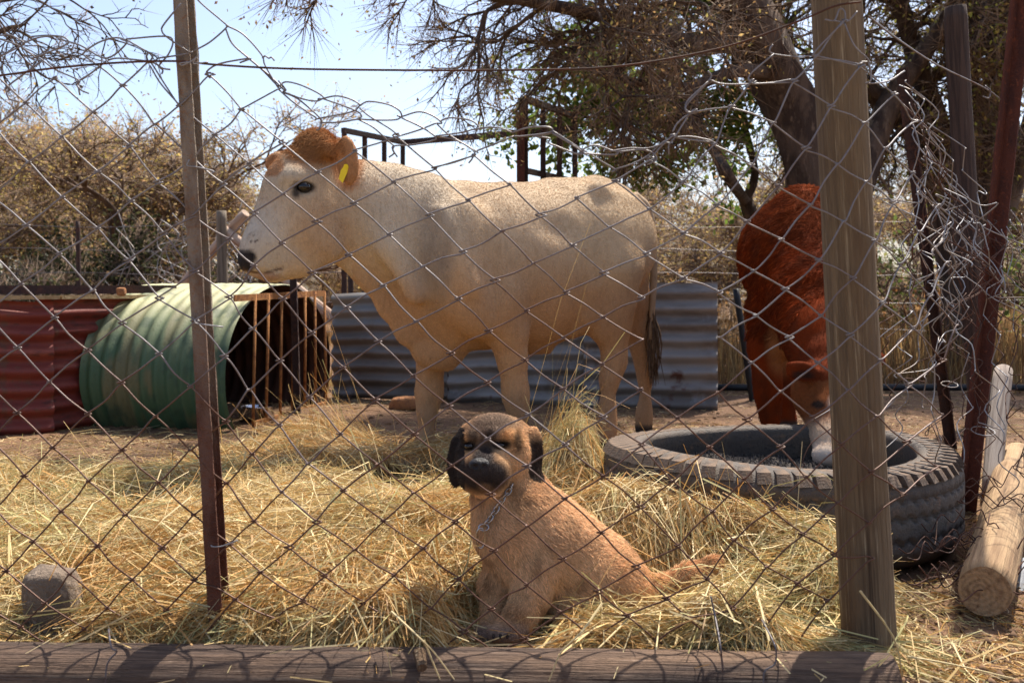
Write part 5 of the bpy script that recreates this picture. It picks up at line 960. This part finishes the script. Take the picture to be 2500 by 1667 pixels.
def tubes_mesh(tubes, sides=(9, 7, 5, 4, 3)):
    V, F, n = [], [], 0
    for pts, rr, lvl in tubes:
        s_ = sides[min(lvl, len(sides) - 1)]
        if lvl < 2: k = np.linspace(0, len(pts) - 1, (len(pts) - 1) * 3 + 1); rr = np.interp(k, range(len(rr)), rr); pts = smoothline(pts, 3)
        p = A(pts); X, Y = frames(p); a = np.linspace(0, 2 * np.pi, s_, endpoint=False); R_ = np.asarray(rr)[:, None] * (1 + .16 * (np.sin(a * 3 + p[:, 2:3] * 5) if lvl < 2 else 0))
        v = p[:, None] + X[:, None] * (np.cos(a) * R_)[..., None] + Y[:, None] * (np.sin(a) * R_)[..., None]
        i = np.arange(len(p) * s_).reshape(len(p), s_); j = np.roll(i, -1, 1); F.append(np.stack([i[:-1], j[:-1], j[1:], i[1:]], -1).reshape(-1, 4) + n); V.append(v.reshape(-1, 3)); n += len(p) * s_
    return np.concatenate(V), np.concatenate(F)
def along(tips, k, g):
    P_, D_ = [], []
    for t in tips:
        x = g.uniform(0.1, 1, k) * (len(t) - 1); i = np.minimum(x.astype(int), len(t) - 2); f = (x - i)[:, None]; P_.append(t[i] * (1 - f) + t[i + 1] * f); D_.append(t[i + 1] - t[i])
    P_ = np.concatenate(P_); D_ = np.concatenate(D_); return P_, D_ / (np.linalg.norm(D_, axis=1)[:, None] + 1e-9)
def twig_mesh(p, d, L, r):
    n = len(p); ref = np.where(np.abs(d[:, 2:]) < .9, A([0, 0, 1.]), A([1., 0, 0])); x = np.cross(ref, d); x /= np.linalg.norm(x, axis=1)[:, None] + 1e-9; y = np.cross(d, x)
    a = A([0, 2.09, 4.19]); b = p[:, None] + (x[:, None] * np.cos(a)[None, :, None] + y[:, None] * np.sin(a)[None, :, None]) * r; v = np.concatenate([b, (p + d * L[:, None])[:, None]], 1).reshape(-1, 3)
    i = np.arange(n)[:, None] * 4; return v, np.concatenate([i + A(q) for q in ((0, 1, 3), (1, 2, 3), (2, 0, 3))])
def leaf_mesh(p, g, size, cols, asp=.55, spread=.1, droop=0.):
    n = len(p); p = p + g.normal(0, spread, (n, 3)); u = g.normal(0, 1, (n, 3)); u[:, 2] -= droop; u /= np.linalg.norm(u, axis=1)[:, None]; w_ = np.cross(u, g.normal(0, 1, (n, 3))); w_ /= np.linalg.norm(w_, axis=1)[:, None] + 1e-9
    s_ = (size * g.uniform(.6, 1.35, n))[:, None]; v = np.stack([p, p + u * s_ * .5 + w_ * s_ * asp * .5, p + u * s_, p + u * s_ * .5 - w_ * s_ * asp * .5], 1).reshape(-1, 3)
    c = A(cols)[g.choice(len(cols), n)] * g.uniform(.6, 1.35, (n, 1)); return v, np.arange(n * 4).reshape(-1, 4), np.repeat(c, 4, 0)
def tree_parts(t, g, tubes, tips, ntw, ltw, rtw, nlf, lsz, cols, bark, asp=.5, spread=.1, droop=0., world=True, ltip=None):
    v, f = tubes_mesh(tubes); mesh('trunk', v, f, bark, t, world=world)
    if ntw:
        p, d = along(tips, ntw, g); d2 = d + g.normal(0, .75, d.shape); d2[:, 2] -= droop * .6; d2 /= np.linalg.norm(d2, axis=1)[:, None]; L = ltw * g.uniform(.4, 1.3, len(p)); mesh('twigs', *twig_mesh(p, d2, L, rtw), MT['twig'], t, False, world=world)
        p2 = np.concatenate([p + d2 * (L * u)[:, None] for u in (.35, .7, 1.)])
    else: p2, _ = along(tips, 8, g)
    if nlf:
        k = g.choice(len(p2), nlf); v, f, c = leaf_mesh(p2[k], g, lsz, cols, asp, spread, droop); mesh('crown', v, f, MT['leaf'], t, False, c, world=world)
ACOL = [(.50, .36, .12), (.42, .29, .11), (.34, .20, .10), (.54, .40, .15), (.34, .28, .08), (.40, .24, .12)]
PROT = []
for i in range(4):                                           # three dry thorn trees, origin at the foot
    g = np.random.default_rng(100 + i); tubes, tips = [], []; K = dict(seg=1.6, wob=.17, up=(.05, .05, .03, .02, 0), max=4, nc=(4, 5, 4, 4), ang=.72, lr=.64, flat=.55)
    for s_ in range(3 if i != 3 else 5): a = s_ * 2.1 + g.uniform(0, 1); grow(g, (.06 * math.cos(a), .06 * math.sin(a), -.15), (math.cos(a) * (.5 if i < 3 else .8), math.sin(a) * (.5 if i < 3 else .8), 1), 1.75 if i < 3 else 1.0, .10, 0, K, tubes, tips)
    PROT.append((tubes, tips))
def copy_thing(src, name, loc, rz, sc, label, cat, group):
    o = bpy.data.objects.new(name, None); o.location = loc; o.rotation_euler = (0, 0, rz); o.scale = sc; link(o); tag(o, label, cat, group)
    for c in src.children: k = c.copy(); link(k); k.parent = o
    return o
base = {}
def thorn(i, px, Y, rz, sc, label, group='dry thorn trees beyond the pen'):
    loc = ((px - CX) / FOC * Y, Y, -.03)
    if i not in base:
        t = empty('thorn_tree', loc, label, 'tree', group, (0, 0, rz)); t.scale = sc; g = np.random.default_rng(200 + i)
        tree_parts(t, g, *PROT[i], 9, .36, .0055, 25000, .034, ACOL, MT['bark_far'], .6, .035, world=False); base[i] = t; return t
    return copy_thing(base[i], 'thorn_tree', loc, rz, sc, label, 'tree', group)
thorn(0, 130, 13, .4, (1.4, 1.4, 1.0), 'broad dry thorn tree over the red wall')
thorn(1, 560, 17.5, 2.0, (1.25, 1.25, .98), 'dry thorn tree showing past the nose of the cow')
thorn(2, 1700, 16, 1.0, (1.3, 1.3, .95), 'yellowish thorn tree between the rump of the cow and the calf')
LBL = 'grey brown thorn tree in the far belt of bush'
for k, (px, Y, i, s_) in enumerate([(-260, 15, 2, 1.0), (330, 22, 1, 1.0), (790, 26, 0, .8), (1300, 27, 2, .85), (1500, 24, 1, .9), (1860, 24, 0, 1.1), (2260, 26, 1, 1.1), (2700, 24, 2, 1.2), (-700, 22, 0, 1.2), (60, 26, 1, 1.2)]):
    thorn(i, px, Y, k * 1.3, (s_ * 1.35, s_ * 1.35, s_ * (1.15 + .25 * math.sin(k * 2.3))), LBL, 'far thorn trees')
for k, (px, Y, s_) in enumerate([(-350, 34, 1.1), (300, 36, 1.0), (900, 33, 1.1), (1180, 36, 1.2), (1560, 34, 1.1), (1990, 31, .9), (2180, 36, 1.0), (2450, 33, 1.1)]):
    thorn(3, px, Y, k * 2.1, (s_ * 1.5, s_ * 1.5, s_ * .8), 'low bush in the farthest line of scrub', 'far scrub')
# the dark thicket behind the red wall, dry shrubs on the right
def bush(px, Y, r, h, cols, n, label, seed, lsz=.06):
    g = np.random.default_rng(seed); tubes, tips = [], []; K = dict(seg=1.2, wob=.22, up=(.02, 0, -.02), max=2, nc=(5, 5), ang=.7, lr=.62)
    for s_ in range(6): a = s_ * 1.05 + g.uniform(0, .5); grow(g, (.08 * math.cos(a), .08 * math.sin(a), -.1), (math.cos(a) * r, math.sin(a) * r, h * .75), h * .62, .03, 0, K, tubes, tips)
    t = empty('bush', ((px - CX) / FOC * Y, Y, 0), label, 'bush'); tree_parts(t, g, tubes, tips, 14, .32, .005, n, lsz, cols, MT['bark_far'], .6, .09, world=False)
bush(300, 10.8, 1.1, 1.55, [(.05, .055, .022), (.07, .07, .03), (.035, .035, .018)], 9000, 'dense dark green thicket behind the red wall', 301)
bush(60, 10.2, .8, 1.0, [(.2, .13, .07), (.13, .085, .05)], 900, 'bare twiggy shrub over the end of the red wall', 302)
bush(2200, 10.5, 1.2, .95, [(.30, .15, .06), (.22, .11, .05), (.36, .21, .09)], 3200, 'russet dry shrub beyond the corner post', 303)
bush(1790, 9.5, .9, .85, [(.30, .17, .07), (.22, .12, .05)], 2400, 'low russet shrub between the iron wall and the calf', 304)
bush(2470, 10, 1.2, 1.5, [(.12, .16, .04), (.2, .2, .06)], 3200, 'green leafy shrub behind the tangled mesh', 305)
# big leaning tree over the pen
def limb(tubes, pts, r0, r1): p = smoothline([P(*q) for q in pts], 4); tubes.append((p, np.linspace(r0, r1, len(p)), 1)); return p
def sprout(g, path, n, K, L, r, tubes, tips, dirs, lvl=0, lo=.25):
    for i in range(n):
        x = g.uniform(lo, 1) * (len(path) - 1); k = min(int(x), len(path) - 2); grow(g, path[k], unit(A(dirs, float) + g.normal(0, .55, 3)), L * g.uniform(.6, 1.25), r, lvl, K, tubes, tips)
g = np.random.default_rng(55); t = empty('leaning_tree', P(2040, 905, 8.0) * A([1, 1, 0]), 'big thorn tree with thick leaning trunk and drooping twigs over the pen', 'tree'); tubes, tips = [], []
tr = limb(tubes, [(2060, 940, 8.0), (2010, 620, 8.0), (1985, 440, 8.0), (1930, 250, 7.9), (1860, 110, 7.7), (1790, -20, 7.5), (1700, -260, 7.1), (1640, -520, 6.8)], .27, .16)
b2 = limb(tubes, [(1975, 420, 8.0), (1945, 330, 8.3), (1895, 200, 8.6), (1880, 0, 8.8), (1900, -300, 9.0)], .16, .10)
b3 = limb(tubes, [(1850, 90, 7.7), (1700, 110, 7.2), (1560, 60, 6.7), (1380, 20, 6.2), (1200, -10, 5.8)], .075, .025)
b4 = limb(tubes, [(1900, 180, 7.8), (1790, 175, 7.3), (1660, 215, 6.9), (1500, 190, 6.6), (1350, 130, 6.4)], .06, .015)
b5 = limb(tubes, [(1800, 0, 7.5), (1640, -60, 6.8), (1400, -120, 6.0), (1100, -160, 5.4), (850, -180, 5.0)], .08, .025)
b6 = limb(tubes, [(2080, 560, 8.0), (2150, 300, 8.3), (2300, 60, 8.4), (2450, -200, 8.5)], .11, .07)
DRY = [(.42, .26, .11), (.34, .20, .10), (.46, .32, .13), (.26, .22, .07)]
KT = dict(seg=1.3, wob=.2, up=(.0, -.02, -.02), max=2, nc=(6, 5), ang=.62, lr=.6)
sprout(g, b3, 9, KT, .68, .014, tubes, tips, (-.5, -.2, -.05)); sprout(g, b4, 8, KT, .62, .014, tubes, tips, (-.5, -.1, .05)); sprout(g, b5, 9, KT, .62, .012, tubes, tips, (-.35, -.2, -.35))
sprout(g, b3, 7, KT, .8, .016, tubes, tips, (-.4, 0, .5)); sprout(g, tr[16:], 8, KT, .9, .02, tubes, tips, (-.2, .2, .6)); sprout(g, b2[6:], 10, KT, .9, .02, tubes, tips, (.1, .3, .5)); sprout(g, b6[8:], 8, KT, .8, .018, tubes, tips, (.2, 0, .4))
# crown above the picture that shades the cow and calf
KC = dict(seg=1.3, wob=.2, up=(.03, 0, 0), max=3, nc=(5, 5, 4), ang=.7, lr=.66, flat=.7)
for q, d, L in ((tr[-1], (-.1, .1, .8), .7), (tr[-6], (.5, .5, .6), 1.0), (b2[-1], (.2, .3, .8), 1.1), (b6[-1], (.1, .2, .6), 1.1)): grow(g, q, d, L, .06, 0, KC, tubes, tips)
tree_parts(t, g, tubes, tips, 10, .24, .0024, 15000, .024, DRY, MT['bark'], .5, .03, .5)
# slender green leaved tree
g = np.random.default_rng(66); t = empty('green_tree', P(1885, 940, 9.3) * A([1, 1, 0]), 'slender forked tree with green leaves behind the red calf', 'tree'); tubes, tips = [], []
limb(tubes, [(1905, 990, 9.3), (1870, 640, 9.3), (1830, 520, 9.3), (1815, 480, 9.3)], .075, .06)
a1 = limb(tubes, [(1818, 490, 9.3), (1770, 420, 7.15), (1735, 350, 9.2), (1680, 310, 9.1), (1600, 290, 9.0), (1500, 300, 8.9), (1430, 330, 8.8)], .05, .014); a2 = limb(tubes, [(1818, 490, 9.3), (1842, 420, 9.3), (1815, 300, 9.3), (1795, 200, 9.2), (1780, 80, 9.1), (1700, -40, 9.0)], .045, .018)
KG = dict(seg=1.2, wob=.22, up=(0, -.03), max=1, nc=(5,), ang=.8, lr=.55)
a3 = limb(tubes, [(1795, 210, 9.2), (1700, 170, 9.0), (1580, 190, 8.9), (1470, 230, 8.8), (1390, 290, 8.7)], .022, .010); sprout(g, a3, 16, KG, .5, .009, tubes, tips, (-.3, -.1, 0), lo=.2); sprout(g, a1, 20, KG, .54, .010, tubes, tips, (-.3, -.1, .1), lo=.4); sprout(g, a2, 18, KG, .58, .010, tubes, tips, (-.45, -.2, -.1), lo=.3); sprout(g, a2, 5, KG, .5, .01, tubes, tips, (.5, 0, 0), lo=.3)
tree_parts(t, g, tubes, tips, 5, .2, .0034, 12000, .066, [(.18, .25, .04), (.12, .18, .03), (.26, .32, .06), (.07, .12, .022)], MT['bark'], .62, .045, .3)
# many stemmed tree at the right
g = np.random.default_rng(77); t = empty('stemmed_tree', P(2340, 880, 9.0) * A([1, 1, 0]), 'many stemmed rough barked tree behind the tangled mesh', 'tree'); tubes, tips = [], []
s1 = limb(tubes, [(2335, 930, 9), (2325, 620, 9), (2270, 400, 9), (2225, 315, 8.9), (2120, 215, 8.8), (2010, 150, 8.8)], .15, .07); s2 = limb(tubes, [(2350, 930, 9.1), (2380, 600, 9.1), (2420, 350, 9.1), (2445, 150, 9), (2450, -120, 8.9)], .17, .12)
s3 = limb(tubes, [(2330, 700, 9), (2310, 480, 9), (2290, 300, 8.9), (2225, 110, 8.8), (2170, -80, 8.7)], .12, .07); s4 = limb(tubes, [(2400, 640, 9.1), (2470, 450, 9.2), (2540, 250, 9.2), (2600, 0, 9.2)], .12, .08); s5 = limb(tubes, [(2345, 560, 9), (2375, 330, 8.8), (2370, 120, 8.6), (2400, -60, 8.5)], .09, .05)
for s_, n in ((s1[8:], 9), (s2[8:], 12), (s3[8:], 14), (s4[6:], 8), (s5[8:], 12)): sprout(g, s_, n, KT, .85, .018, tubes, tips, (-.1, -.1, .15))
tree_parts(t, g, tubes, tips, 8, .28, .004, 11000, .042, [(.30, .31, .07), (.22, .22, .05), (.40, .34, .09), (.32, .22, .08)], MT['bark'], .55, .06, .4)
# bare twigs of a tree standing outside the left edge
g = np.random.default_rng(88); t = empty('bare_tree', (-4.6, 6.3, 0), 'bare thorny branches reaching in beside the sky over the red wall', 'tree'); tubes, tips = [], []
limb(tubes, [(-520, 990, 6.3), (-500, 500, 6.3), (-430, 150, 6.2), (-380, -60, 6.1)], .12, .08); c1 = limb(tubes, [(-400, 20, 6.1), (-150, 10, 5.9), (30, -5, 5.7), (160, -30, 5.6)], .04, .008); c2 = limb(tubes, [(-420, 130, 6.2), (-220, 110, 6.0), (-60, 90, 5.9), (60, 60, 5.8)], .035, .007)
KB = dict(seg=1.4, wob=.2, up=(-.02, -.03, -.03), max=2, nc=(4, 4), ang=.6, lr=.6)
sprout(g, c1, 8, KB, .45, .006, tubes, tips, (.4, 0, -.35), lo=.4); sprout(g, c2, 8, KB, .42, .006, tubes, tips, (.4, 0, -.1), lo=.4)
tree_parts(t, g, tubes, tips, 3, .14, .0022, 260, .02, [(.06, .045, .035)], MT['bark'], .8, .02)
